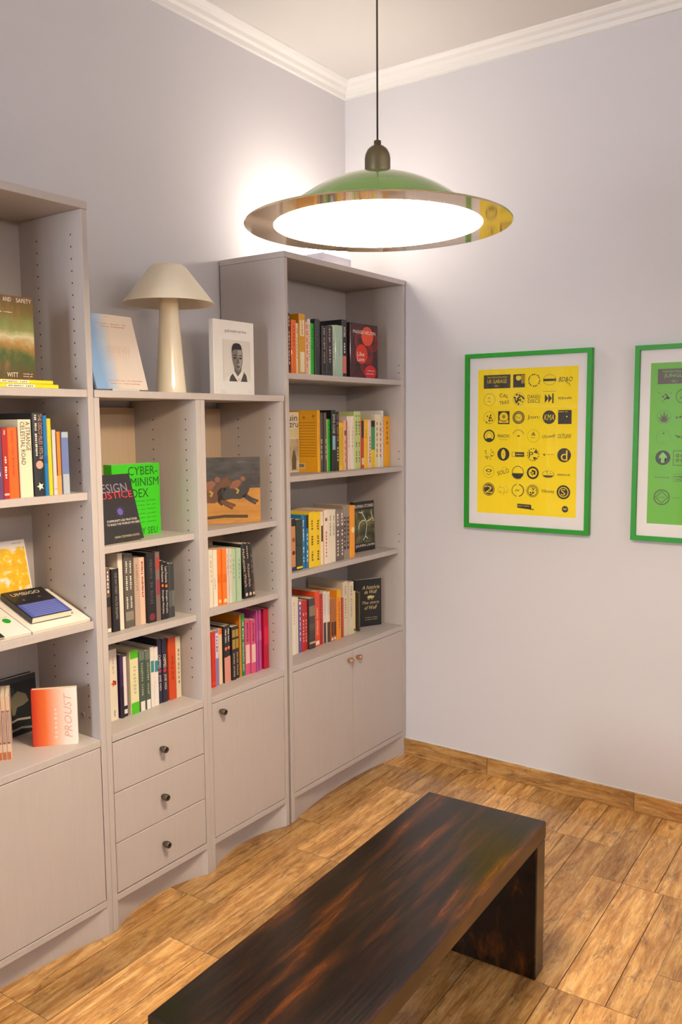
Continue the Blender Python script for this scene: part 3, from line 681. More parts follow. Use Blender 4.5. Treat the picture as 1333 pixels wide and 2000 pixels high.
# uplights added out of view on the wall behind the camera, for fill
for lab, x in (('added white fill uplight nearest the posters, behind the camera', -.6), ('middle added white fill uplight behind the camera', -2.0), ('added white fill uplight farthest from the posters, behind the camera', -3.4)):
    u = uplight(lab, (x, RY0+.075, 2.08), 0, FILL_UPLIGHT_EMIT, (1.0, .95, .92), 'fill_uplight')
    obj('bracket', BX(-.03, .03, -.0735, 0, -.03, -.0005), M_BRZ, u)

# ------------------------------------------------------------------ table lamp on the low units
tl = thing('table_lamp', 'cream table lamp with conical shade and tapered base', 'lamp', (-1.232, -.196, 1.5345))
M_CREAM = mat('ece0c4', .22, 0, .6)
obj('lamp_base', lathe(bmesh.new(), [(0, 0), (.0465, 0), (.0475, .004), (.046, .02), (.040, .10), (.0335, .19), (.0295, .25), (.0275, .290), (.0265, .295), (0, .295)], 48), M_CREAM, tl, True)
obj('lamp_shade', lathe(bmesh.new(), [(.140, .272), (.0560, .380), (.045, .388), (0, .391), (0, .388), (.044, .385), (.055, .377), (.138, .272), (.140, .272)], 64), mat('eee2c8', .45), tl, True)
obj('stem', lathe(bmesh.new(), [(0, .2945), (.012, .2945), (.012, .388), (0, .388)], 16), mat('4a4038', .5), tl, True)

# ------------------------------------------------------------------ books
M_PAGE = None
def page_mat():
    g = NT('page_edges'); tc = g.n('ShaderNodeTexCoord')
    f = g.noise(g.mapping(tc.outputs['Object'], (900, 40, 40)), 1.5, 2)
    g.l(g.ramp(f, [(.3, 'cfc2a8'), (.7, 'ece2cc')]), g.b.inputs['Base Color']); g.b.inputs['Roughness'].default_value = .85
    return g.m
M_PAGE = page_mat()
def ushape(t, h, d, w, c, face_out=False, round_=False):
    """cover: spine plus two boards as one U-section"""
    if round_:
        n = 6; so = [(t/2-(t/2)*math.cos(PI*i/n), c*2.2*(1-math.sin(PI*i/n))) for i in range(n+1)]
    else: so = [(0, c), (c, 0), (t-c, 0), (t, c)]
    outer = [(0, d)] + so + [(t, d)]
    inner = [(w, d)] + [(min(max(a, w), t-w), b+w) for a, b in so] + [(t-w, d)]
    mp = (lambda p: (p[1], t-p[0])) if face_out else (lambda p: p)
    bm = bmesh.new(); V = []
    for o_, i_ in zip(outer, inner):
        o_, i_ = mp(o_), mp(i_)
        V.append([bm.verts.new((o_[0], o_[1], 0)), bm.verts.new((o_[0], o_[1], h)), bm.verts.new((i_[0], i_[1], h)), bm.verts.new((i_[0], i_[1], 0))])
    for a, b in zip(V, V[1:]):
        for k in range(4): bm.faces.new((a[k], b[k], b[(k+1) % 4], a[(k+1) % 4]))
    bm.faces.new(V[0]); bm.faces.new(V[-1][::-1])
    return bm
def M_COV(col): return mat(col, .38, 0, .25)
def M_INK(col): return mat(col, .5)
def book(x, y, z, t, h, d, col, label, decos=(), group=None, rot=(0, 0, 0), hard=False, round_=False):
    """stands spine outward (-y); root at the lower left corner of the spine"""
    w = .0018 if hard else min(.0008, t*.12); c = min(.0016, t*.16)
    r = thing('book', label, 'book', (x, y, z), rot, group)
    obj('cover', ushape(t, h, d, w, c, False, round_), M_COV(col), r)
    ins = .003 if hard else .0006
    obj('pages', BX(w+.0001, t-w-.0001, w+c*2.2+.0002 if round_ else w+c+.0002, d-ins, ins, h-ins), M_PAGE, r)
    lay = 0
    for q in decos:
        k = q[0]; lay += 1; yy = -.00025-.00008*lay
        Z = lambda f: h*(1-f)
        if k == 'b': rect(r, 'spine_band', c*.9, t-c*.9, Z(q[3]), Z(q[2]), M_INK(q[1]), yy)
        elif k == 'p': rect(r, 'spine_label', t*.16, t*.84, Z(q[3]), Z(q[2]), M_INK(q[1]), yy)
        elif k == 's': rect(r, 'spine_stripe', c*.9, c+t*q[2], 0.001, h-.001, M_INK(q[1]), yy)
        elif k == 'l':
            for fx in (.33, .66): rect(r, 'spine_line', t*fx-.0006, t*fx+.0006, Z(q[3]), Z(q[2]), M_INK(q[1]), yy)
        elif k == 'o': disc(r, 'emblem', t/2, Z(q[2]), t*.33, t*.33, M_INK(q[1]), yy, n=14)
        elif k == 'r':
            pts = [(t/2+t*.36*(1 if i % 2 else .45)*math.cos(i*PI/5), Z(q[2])+t*.36*(1 if i % 2 else .45)*math.sin(i*PI/5)) for i in range(10)]
            poly(r, 'emblem', pts, M_INK(q[1]), yy)
        elif k == 't': text(r, q[1], M_INK(q[2]), t*.5, (Z(q[3])+Z(q[4]))/2, (q[4]-q[3])*h, t*.56, turn=-90, y=yy-.0001)
        elif k == 'u': text(r, q[1], M_INK(q[2]), t*q[5], (Z(q[3])+Z(q[4]))/2, (q[4]-q[3])*h, t*.34, turn=-90, y=yy-.0001, stretch=2.2)
    return r
def cover_book(x, y, z, w_, h, t, col, label, rot=(0, 0, 0), group=None, hard=False, cmat=None, name='book', cat='book'):
    """front cover faces -y; root at its lower left corner; thickness runs back"""
    w = .002 if hard else min(.0008, t*.12); c = min(.0016, t*.16)
    if R(-45) < rot[0] < 0: z += t*math.sin(-rot[0])      # a book leaning back rests on its rear lower edge
    r = thing(name, label, cat, (x, y, z), rot, group)
    o = obj('cover', ushape(t, h, w_, w, c, True), cmat or M_COV(col), r)
    ins = .003 if hard else .0006
    obj('pages', BX(w+c+.0002, w_-ins, w+.0001, t-w-.0001, ins, h-ins), M_PAGE, r)
    return r

ROUND = {'round-spined'}
for key, z, yf, suf, lst in BOOK_ROWS:
    rr = random.Random(key)
    for (x, t, h, d, col, desc, dec) in lst:
        book(x, yf + rr.uniform(-.004, .006), z+.0002, t, h, d/1000, col, desc + ' ' + suf, dec, group='books ' + suf,
             hard='hardback' in desc, round_='round' in desc)
amber = [o for o in COL.objects if o.get('label', '').startswith('large amber book')][0]
# back cover of the amber book (its left side) carries blurb lines and a barcode
def left_rect(parent, name, y0, y1, z0, z1, m, x=-.0003):
    bm = bmesh.new(); bm.faces.new([bm.verts.new(p) for p in ((x, y0, z0), (x, y1, z0), (x, y1, z1), (x, y0, z1))])
    return obj(name, bm, m, parent)
for i in range(13):
    zz = .185-.0105*i
    left_rect(amber, 'blurb_line', .008, .008+(.115 if i % 4 else .09), zz, zz+.0016, M_INK('7a5608'))
left_rect(amber, 'barcode_panel', .060, .105, .014, .032, M_INK('e8d8b8'))
for i in range(9): left_rect(amber, 'barcode_bar', .064+.0042*i, .066+.0042*i+.0008*(i % 3), .017, .030, M_INK('1c1814'), -.0005)
for q in ((.02, .21), (.065, .205), (.095, .212)): 
    bm = bmesh.new(); bm.faces.new([bm.verts.new((-.0004, q[0]+(.009 if i % 2 else .004)*math.cos(i*PI/4), q[1]+(.009 if i % 2 else .004)*math.sin(i*PI/4))) for i in range(8)])
    obj('star_print', bm, M_INK('a87a08'), amber)

# leaning black paperbacks on the middle shelf above the single door
for i, (t, h, nm, desc, dec) in enumerate((
        (.0185, .190, 'b', 'first of three leaning black paperbacks, cream title', [('s', '4a464a', .12), ('t', 'McKenzie Wark', 'd8c8a8', .1, .8), ('o', 'c8b8a0', .93)]),
        (.0185, .189, 'b', 'second of three leaning black paperbacks, cream title', [('t', 'McKenzie Wark', 'd8b8a0', .38, .8), ('t', 'Raving', 'd8c8a8', .05, .3), ('o', 'c8b8a0', .93)]),
        (.0150, .187, 'b', 'third of three leaning black paperbacks, brown edge', [('b', '5a4438', .75, 1), ('t', 'Wark', '7a6a5c', .2, .6), ('o', 'd8c0a0', .93)]))):
    a = R(5.2); x = -.9746 + i*.0189/math.cos(a)
    book(x, -.254, .8503, t, h, .13, '1d1b1e' if i < 2 else '2c2624', desc + ' on shelf', dec, 'books on middle shelf above the single door', (0, -a, 0))
# ------------------------------------------------------------------ books shown by their covers
def grad_mat(name, axis, stops, w, noise=0., rough=.4):
    """printed colour run across the cover (object space, 0..w along axis)"""
    g = NT(name); tc = g.n('ShaderNodeTexCoord'); sp = g.n('ShaderNodeSeparateXYZ'); g.l(tc.outputs['Object'], sp.inputs[0])
    f = g.math('DIVIDE', sp.outputs[axis], w)
    if noise: f = g.math('ADD', f, g.math('MULTIPLY', g.math('SUBTRACT', g.noise(tc.outputs['Object'], 18, 3), .5), noise))
    g.l(g.ramp(f, stops), g.b.inputs['Base Color']); g.b.inputs['Roughness'].default_value = rough
    g.b.inputs['Coat Weight'].default_value = .2
    return g.m
def blot_mat(name, scale, stops, stretch=(1, 1, 1), detail=5):
    g = NT(name); tc = g.n('ShaderNodeTexCoord')
    g.l(g.ramp(g.noise(g.mapping(tc.outputs['Object'], stretch), scale, detail, .6), stops), g.b.inputs['Base Color'])
    g.b.inputs['Roughness'].default_value = .42
    return g.m
INK_K = M_INK('1c191b'); INK_W = M_INK('efe8dc'); INK_G = M_INK('8a8680')

# black and red cover on the top shelf of the corner bookcase
r = cover_book(-.313, -.236, 1.6132, .195, .217, .022, '3a2022', 'dark book with red discs facing out on top corner shelf')
M_RED = M_INK('d8341c')
cd = blot_mat('dark_red_print', 30, [(.4, '2a1c20'), (.6, '5a2024')]); rect(r, 'cover_print', .002, .194, .001, .216, cd, -.0003)
disc(r, 'red_disc', .120, .170, .042, .038, M_INK('e0502c'), -.0005); disc(r, 'red_disc', .078, .098, .042, .038, M_RED, -.0005)
disc(r, 'red_disc', .142, .028, .044, .0275, M_INK('d01c28'), -.0005)
for cx, cz in ((.07, .15), (.12, .10), (.16, .15), (.11, .055)):
    for k in range(3): disc(r, 'red_ring', cx, cz, .018+.010*k, .018+.010*k, M_INK('b02c20'), -.0004, r0=.90)
text(r, 'MAGGIE NELSON', INK_W, .098, .184, .16, .013, y=-.0008, name='author')
text(r, 'Like', INK_W, .072, .098, .05, .017, y=-.0008); text(r, 'Love', INK_W, .072, .078, .05, .017, y=-.0008)
text(r, 'Essays and', INK_W, .145, .034, .05, .007, y=-.0008, name='subtitle'); text(r, 'Conversations', INK_W, .140, .022, .055, .007, y=-.0008, name='subtitle')

# cream cover at the left of the second shelf
r = cover_book(-.682, -.150, 1.2552, .145, .226, .018, 'e6dcc0', 'cream book facing out at left end of second corner shelf')
text(r, 'Ruin', INK_K, .093, .205, .085, .024, y=-.0006); text(r, 'Kunzru', INK_K, .080, .181, .12, .024, y=-.0006, name='author')
rect(r, 'cover_panel', .003, .142, .13, .165, M_INK('d8cfa0'), -.0004)
rect(r, 'cover_photo', .003, .142, .004, .126, blot_mat('pale_photo', 9, [(.35, '9a8a6c'), (.6, 'd8c8a4')]), -.0004)
poly(r, 'figure_print', [(.100, .01), (.125, .01), (.128, .05), (.118, .082), (.108, .082), (.100, .05)], M_INK('6a5a48'), -.0006)

# dark illustrated cover, third shelf
r = cover_book(-.2205, -.190, .9052, .133, .208, .022, '2c3024', 'dark book with white branching lightning facing out, third corner shelf', rot=(R(-2), 0, R(-5)))
rect(r, 'cover_print', .001, .132, .001, .207, blot_mat('olive_photo', 22, [(.35, '22261e'), (.5, '4a4a2c'), (.62, '7a7440'), (.75, '2a3228')]), -.0003)
rect(r, 'cover_band', .001, .132, .172, .207, M_INK('1e1c1a'), -.0004); rect(r, 'cover_band', .001, .132, .001, .034, M_INK('1e1c1a'), -.0004)
text(r, 'ROMAN STORIES', INK_W, .066, .188, .125, .013, y=-.0008); text(r, 'JHUMPA LAHIRI', INK_W, .066, .022, .125, .013, y=-.0008, name='author')
LT = M_INK('dfe6dc')
for pts in ([(.05, .168), (.058, .152), (.075, .128), (.082, .112), (.078, .09), (.07, .062), (.055, .045)], [(.075, .128), (.052, .128), (.034, .118), (.026, .095)],
            [(.082, .122), (.105, .128), (.118, .138), (.112, .165)], [(.118, .138), (.128, .12)], [(.07, .062), (.085, .05)], [(.05, .16), (.03, .165)]):
    strip(r, 'lightning_print', pts, .0032, LT, -.0006)

# black cover with gold script, lowest shelf
r = cover_book(-.1765, -.155, .5752, .130, .203, .020, '16181a', 'black book with gold italic script facing out, lowest corner shelf', rot=(0, 0, R(-27)))
GD = M_INK('d8c48a')
for s, zz, ww in (('A história', .168, .085), ('de Wolf', .148, .062), ('The story', .100, .085), ('of Wolf', .080, .062)): text(r, s, GD, .078, zz, ww, .016, y=-.0006, shear=.3)
disc(r, 'wolf_emblem', .075, .126, .014, .006, GD); poly(r, 'wolf_emblem', [(.086, .127), (.096, .130), (.094, .122), (.086, .120)], GD)
for xx in (.064, .069, .081, .086): rect(r, 'wolf_emblem', xx, xx+.002, .114, .124, GD)
for zz in (.037, .028): text(r, 'uma história ilustrada', GD, .08, zz, .06, .004, y=-.0006, name='subtitle')
cv = book(-.2185, -.205, .5752, .010, .165, .15, '4a4436', 'thin olive book right of yellow cream paperback, lowest corner shelf', [], 'books on lowest shelf of corner bookcase')

# green cover and black cover above the drawers
r = cover_book(-1.462, -.180, 1.1052, .185, .218, .038, '39c60c', 'bright green index book standing behind black book', hard=False)
GK = M_INK('0c5a14')
text(r, 'CYBER-', GK, .118, .197, .115, .026, y=-.0006); text(r, 'FEMINISM', GK, .108, .163, .145, .026, y=-.0006); text(r, 'INDEX', GK, .088, .129, .10, .026, y=-.0006)
text(r, 'MINDY SEU', GK, .108, .013, .125, .020, y=-.0006, name='author')
for i in range(6):
    for j in range(3): text(r, ('net art', 'archive', 'cyborg')[(i+j) % 3], M_INK('18900c'), .06+.045*j, .105-.013*i, .038, .006, y=-.0005, name='small_print')
r = cover_book(-1.572, -.262, 1.1058, .160, .195, .016, '2a2628', 'black book leaning against bright green book', rot=(R(-16), 0, R(3)))
text(r, 'DESIGN', M_INK('8f8a9a'), .076, .155, .125, .026, y=-.0006); text(r, 'JUSTICE', M_INK('d8343c'), .086, .131, .135, .026, y=-.0006)
disc(r, 'burst_emblem', .092, .085, .010, .010, M_INK('6a58a8'))
for i in range(10):
    a = i*PI/5; strip(r, 'burst_emblem', [(.092+.009*math.cos(a), .085+.009*math.sin(a)), (.092+.017*math.cos(a), .085+.017*math.sin(a))], .0018, M_INK('54488a'))
text(r, 'COMMUNITY-LED PRACTICES', INK_W, .092, .060, .115, .006, y=-.0006, name='subtitle'); text(r, 'TO BUILD THE WORLDS WE NEED', INK_W, .095, .050, .125, .006, y=-.0006, name='subtitle')
text(r, 'SASHA COSTANZA-CHOCK', M_INK('d8c8a0'), .098, .013, .095, .006, y=-.0006, name='author')

# horse race cover above the single door
r = cover_book(-1.1035, -.1305, 1.1053, .246, .224, .014, '8a6a38', 'square book with galloping racehorses on its cover', rot=(0, 0, R(-32.3)), hard=True)
rect(r, 'cover_print', .001, .245, .118, .223, blot_mat('dark_crowd', 14, [(.3, '2a2826'), (.6, '4a4642'), (.8, '6a6258')], (1, 1, 3)), -.0003)
rect(r, 'cover_print', .001, .245, .001, .118, blot_mat('ochre_turf', 10, [(.3, 'a8742c'), (.6, 'c0883a'), (.8, '9a6a2c')], (1, 1, 4)), -.0003)
HB, HD, HK, RD = M_INK('6a4226'), M_INK('3a3632'), M_INK('221e1c'), M_INK('8a5638')
def horse(dx, dz, s, m):
    P = lambda pts: [(dx+s*a, dz+s*b) for a, b in pts]
    poly(r, 'horse_print', P([(-.004, .050), (.012, .066), (.05, .064), (.078, .066), (.092, .078), (.104, .096), (.118, .101), (.122, .094), (.138, .076), (.132, .069), (.116, .076), (.110, .054), (.100, .034), (.078, .024), (.048, .026), (.022, .022), (.000, .026)]), m, -.0006)
    for leg in ([(.094, .040), (.118, .024), (.142, .014)], [(.088, .036), (.112, .018), (.134, .006)], [(.012, .034), (.002, .016), (.014, .006)]): strip(r, 'horse_print', P(leg), .0085*s, m, -.0006)
    poly(r, 'rider_print', P([(.04, .062), (.052, .086), (.072, .092), (.084, .084), (.078, .074), (.066, .060)]), RD, -.0009)
    disc(r, 'rider_print', dx+s*.088, dz+s*.094, .0085*s, .0085*s, RD, -.0009, n=14)
    strip(r, 'rider_print', P([(.060, .064), (.072, .054), (.066, .044)]), .007*s, M_INK('b8903c'), -.0009)
horse(.098, .058, .98, HD); horse(-.002, .044, 1.12, HB)
strip(r, 'shadow_print', [(.06, .022), (.12, .026), (.20, .022)], .010, M_INK('4a3420'), -.0006)
r2 = cover_book(-1.175, -.052, 1.1053, .12, .232, .012, 'e8e0d4', 'thin white book behind racehorse book')

# white portrait book on the top board
r = cover_book(-1.083, -.238, 1.5342, .193, .240, .022, 'ece8e2', 'white book with black and white portrait photo on top board', hard=True)
text(r, 'god made my face', INK_G, .104, .206, .105, .012, y=-.0007)
F = lambda u, v: ((u-395)*.0021+.002, (767-v)*.00172)
x0, z0 = F(414, 741); x1, z1 = F(476, 664)
strip(r, 'photo_border', [(x0, z0), (x0, z1), (x1, z1), (x1, z0)], .0006, INK_G, -.0004)
rect(r, 'photo', x0+.0008, x1-.0008, z0, z1-.0008, M_INK('dcd6cc'), -.0004)
def pp(name, uv, m, y): poly(r, name, [F(380+a/4.35, 600+b/4.35) for a, b in uv], m, y)
GR = [M_INK(c) for c in ('221f1e', '4a4542', '7a736c', 'a39b92', 'e6e0d8', '5f5954')]
pp('photo_shirt', [(158, 614), (165, 590), (205, 568), (250, 535), (268, 520), (335, 520), (370, 545), (400, 560), (420, 600), (420, 614)], GR[4], -.0006)
pp('photo_vest', [(205, 614), (215, 575), (248, 540), (300, 600), (345, 530), (378, 560), (388, 614)], GR[1], -.0008)
pp('photo_shirt', [(252, 532), (300, 606), (340, 524), (350, 545), (318, 614), (288, 614), (240, 552)], GR[4], -.0010)
pp('photo_neck', [(255, 490), (258, 530), (290, 572), (325, 530), (332, 480)], GR[5], -.0012)
pp('photo_face', [(235, 400), (232, 360), (245, 340), (330, 340), (340, 375), (342, 430), (335, 480), (315, 520), (292, 532), (268, 520), (250, 485), (238, 440)], GR[2], -.0014)
pp('photo_face', [(290, 355), (330, 350), (336, 430), (325, 490), (300, 520), (292, 470), (296, 420)], GR[3], -.0016)
pp('photo_hair', [(232, 380), (234, 335), (248, 308), (275, 298), (310, 302), (328, 320), (338, 370), (330, 352), (300, 350), (258, 352), (240, 362)], GR[0], -.0018)
for u in (262, 318):
    pp('photo_eye', [(u-18, 420), (u, 412), (u+16, 420), (u, 432)], GR[0], -.0018); pp('photo_eye', [(u-16, 398), (u+16, 394), (u+16, 401), (u-16, 405)], GR[0], -.0018)
pp('photo_nose', [(290, 420), (280, 462), (296, 470), (306, 460), (298, 420)], GR[5], -.0018)
pp('photo_mouth', [(270, 490), (295, 483), (318, 490), (296, 502)], GR[1], -.0018)
for u, v, ww in ((400, 758, .022), (402, 762, .024), (474, 758, .014), (476, 762, .016)):
    a, b = F(u+12 if u < 450 else u, v); text(r, 'edited selection of essays', INK_G, a, b, ww, .003, y=-.0006, name='small_print')

# pale gradient book leaning at the left end of the top board, on its little easel
ea = thing('book_easel', 'small clear easel under pale blue and cream book', 'book stand', (-1.43, -.205, 1.5342))
M_CLEAR = mat('d8d4cc', .2, 0, .5)
obj('lip', BX(-.05, .05, -.012, .006, 0, .004, bevel=.001), M_CLEAR, ea); obj('lip', BX(-.05, .05, -.014, -.012, 0, .010, bevel=.0006), M_CLEAR, ea)
bm = bmesh.new(); prism(bm, [(.006, 0), (.120, 0), (.120, .004), (.078, .150), (.074, .150), (.112, .004), (.006, .004)], 'x', -.045, .045); obj('strut', bm, M_CLEAR, ea)
cm = grad_mat('blue_cream_print', 0, [(.18, '8fb4de'), (.36, 'c4cfdc'), (.5, 'ecdcca'), (.9, 'eee0d2')], .19, .12)
r = cover_book(-1.530, -.212, 1.5390, .190, .228, .010, 'ece0d2', 'pale blue to cream book leaning beside table lamp', rot=(R(-17), 0, 0), cmat=cm)
OR = M_INK('d89474')
text(r, 'poems', OR, .095, .221, .016, .004, y=-.0006, name='small_print')
text(r, 'SELECTED WRITINGS AND', OR, .105, .199, .115, .0055, y=-.0006, name='small_print'); text(r, 'OTHER FICTIONS', OR, .110, .191, .09, .0055, y=-.0006, name='small_print')
for k in range(9): strip(r, 'script_print', [(.062+.010*k, .088+.004*(k % 3)), (.068+.010*k, .120+.006*(k % 2)), (.075+.010*k, .134), (.072+.010*k, .110)], .0012, M_INK('e4bfa4'), -.0005)
text(r, 'TRANSLATED FROM THE PORTUGUESE', OR, .110, .026, .13, .0055, y=-.0006, name='small_print'); text(r, 'WITH AN INTRODUCTION', OR, .110, .017, .11, .0055, y=-.0006, name='small_print')

# ------------------------------------------------------------------ left bookcase, upper compartment
for zz, xr, t_, lab in ((1.5342, -1.711, .0104, 'lower thin yellow book lying flat on top shelf of left bookcase'), (1.5448, -1.727, .0096, 'upper thin yellow book lying flat under photo cover book')):
    book(xr, -.284, zz, t_, .250, .19, 'e6d616', lab, [('p', 'f0ead8', .40, .72), ('t', 'LETTERED EDGE', '55501a', .42, .70), ('p', 'f0ead8', .04, .24), ('t', 'MAGAZINE', '55501a', .06, .22)], None, (0, R(-90), 0))
def photo_cover():
    g = NT('hazy_meadow_photo'); tc = g.n('ShaderNodeTexCoord'); sp = g.n('ShaderNodeSeparateXYZ'); g.l(tc.outputs['Object'], sp.inputs[0])
    n1 = g.noise(tc.outputs['Object'], 22, 4); n2 = g.noise(g.mapping(tc.outputs['Object'], (1, 1, .4)), 40, 4)
    f = g.math('ADD', g.math('DIVIDE', sp.outputs[2], .205), g.math('MULTIPLY', g.math('SUBTRACT', n1, .5), .30))
    c = g.ramp(f, [(.05, '5a4018'), (.28, '3f5a20'), (.42, 'a8803c'), (.52, 'cfc89a'), (.62, '8a9450'), (.8, '7a6a2c'), (1., '6a4c1e')])
    c = g.mix(g.ramp(n2, [(.5, '000000'), (.7, '909090')]), c, 'c87848')
    g.l(c, g.b.inputs['Base Color']); g.b.inputs['Roughness'].default_value = .4
    return g.m
r = cover_book(-1.925, -.268, 1.5548, .163, .205, .016, '7a6a2c', 'book with hazy green and brown photo cover, white capitals', rot=(0, 0, R(2)), cmat=photo_cover())
for s, xx, zz, ww, hh in (('HEALTH', .03, .195, .045, .010), ('AND', .088, .195, .024, .010), ('SAFETY', .136, .195, .044, .010), ('A MEMOIR', .085, .164, .035, .005), ('EMILY', .03, .012, .03, .010), ('WITT', .095, .012, .032, .011), ('AUTHOR OF', .14, .015, .028, .004), ('FUTURE SEX', .14, .009, .028, .004)):
    text(r, s, INK_W, xx, zz, ww, hh, y=-.0006)
cover_book(-1.905, -.240, 1.5548, .158, .200, .014, 'e4d4b4', 'cream book standing just behind the hazy photo cover')
cover_book(-1.892, -.222, 1.5548, .152, .197, .014, 'd88a34', 'orange book standing behind cream book on left bookcase')

# ------------------------------------------------------------------ left bookcase, slanted display
TLT = math.atan2(.078, .178)
st = thing('display_wedge', 'pale slanted stand under magazines in left bookcase', 'display stand', (-1.87, -.28, .9072))
bm = bmesh.new(); prism(bm, [(.0, 0), (.20, 0), (.20, .0655), (.19, .0655), (0, -.0+.0006)], 'x', -.22, .215); obj('slant_board', bm, M_LAQ, st)
def on_slant(x, s, lift):      # x, distance up the slope from the shelf front, lift above the wedge face
    c, sn = math.cos(TLT), math.sin(TLT); 
    return (x, -.2845 + s*c - lift*sn, .9080 + s*sn*.80 + lift*c)
TLT = math.atan2(.065, .19)
def on_slant(x, s, lift):
    c, sn = math.cos(TLT), math.sin(TLT)
    return (x, -.280 + s*c - lift*sn, .9076 + s*sn + lift*c)
RTX = R(-90)+TLT
r = cover_book(*on_slant(-1.818, .000, .0075), .181, .196, .0070, 'e6ddd0', 'large white magazine lying on slanted stand at right', rot=(RTX, 0, 0))
rect(r, 'photo_print', .112, .158, .045, .125, blot_mat('grey_photo', 40, [(.35, '3a342c'), (.6, '8a7c60'), (.75, 'c8b898')]), -.0004)
r = cover_book(*on_slant(-2.003, .002, .0075), .182, .190, .0065, 'e8e2da', 'white magazine with green dots lying on slanted stand', rot=(RTX, 0, 0))
GRN = M_INK('109c1c')
for a, b in ((.158, .075), (.150, .115), (.105, .06), (.06, .10)): disc(r, 'green_dot', a, b, .0105, .0125, GRN)
for k in range(3): strip(r, 'printed_line', [(.09, .094+.035*k), (.172, .094+.035*k)], .0012, M_INK('7a766c'))
r = cover_book(*on_slant(-1.800, .036, .0260), .122, .150, .0170, '1d1c22', 'black and blue book lying on top of the magazines', rot=(RTX, 0, R(-2)))
BLU = M_INK('4a58a8'); rect(r, 'blue_panel', .002, .121, .002, .074, BLU, -.0004)
for k in range(8): rect(r, 'blue_stripe', .012, .112, .006+.0085*k, .0085+.0085*k, M_INK('8a90c8'), -.0006)
text(r, 'UMBIGO', M_INK('d8cdb0'), .060, .128, .085, .016, y=-.0006, stretch=2)
disc(r, 'photo_speck', .035, .095, .004, .004, M_INK('6a665c')); disc(r, 'photo_speck', .085, .100, .005, .004, M_INK('5a564c'))
r = cover_book(*on_slant(-2.035, -.000, .0135), .135, .055, .0055, '24262a', 'black and yellow booklet at the edge of slanted stand', rot=(RTX, 0, 0)); rect(r, 'yellow_panel', .0, .125, .003, .052, M_INK('e2c42c'), -.0004)
r = cover_book(-1.828, -.086, .9742, .150, .150, .008, 'e9e2da', 'yellow and white patterned magazine standing behind slanted stand', rot=(R(-12), 0, 0))
rect(r, 'cover_print', .004, .146, .004, .130, blot_mat('yellow_pattern', 34, [(.40, 'e8dccf'), (.47, 'e4bc14'), (.6, 'dba80c')]), -.0004)
text(r, 'Umbigo', INK_G, .125, .141, .03, .005, y=-.0006); text(r, 'no. 79', INK_G, .03, .141, .02, .005, y=-.0006)

# ------------------------------------------------------------------ left bookcase, lowest compartment
cm = grad_mat('red_cream_print', 0, [(.02, 'c83418'), (.3, 'e06a2c'), (.55, 'e4b094'), (.75, 'e6d2c4'), (1., 'e8ddd2')], .118)
r = cover_book(-1.772, -.191, .5752, .118, .158, .016, 'e8d8cc', 'small book with red to cream cover and sideways title', rot=(0, 0, R(-43)), cmat=cm)
PK = M_INK('d8a898'); text(r, 'PROUST', PK, .094, .082, .125, .020, turn=90, y=-.0006, shear=.3); text(r, 'COMBRAY', M_INK('e8c8b0'), .062, .065, .09, .015, turn=90, y=-.0006, shear=.3)
r = cover_book(-1.862, -.085, .5752, .185, .165, .024, '2a2c2e', 'dark photo book standing at the back of left bookcase', rot=(R(-3), 0, 0), hard=True)
rect(r, 'cover_print', .004, .181, .004, .150, M_INK('15191c'), -.0004); 
poly(r, 'hand_print', [(.10, .11), (.125, .125), (.150, .112), (.158, .09), (.140, .082), (.120, .08), (.112, .06), (.104, .06)], M_INK('6a6450'), -.0006)
disc(r, 'dark_form_print', .085, .125, .03, .022, M_INK('2c3436'), -.0006)
strip(r, 'cloth_print', [(.09, .04), (.12, .046), (.16, .040)], .006, M_INK('a8a294'), -.0006); strip(r, 'cloth_print', [(.08, .015), (.13, .020), (.17, .012)], .006, M_INK('8a8478'), -.0006)
a = R(-35)
for i in range(3):
    x, y = -1.8806+math.cos(a)*.0112*i, -.198+math.sin(a)*.0112*i
    book(x, y, .5752, .0108, .168, .105, 'd8b8a0', ('left', 'middle', 'right')[i] + ' of three pink striped paperbacks at lower left edge',
         [('b', '8a5a4a', .22, .75), ('l', 'e4d4cc', .24, .72), ('b', 'b8683c', .88, 1)], 'pink striped paperbacks', (0, 0, a))

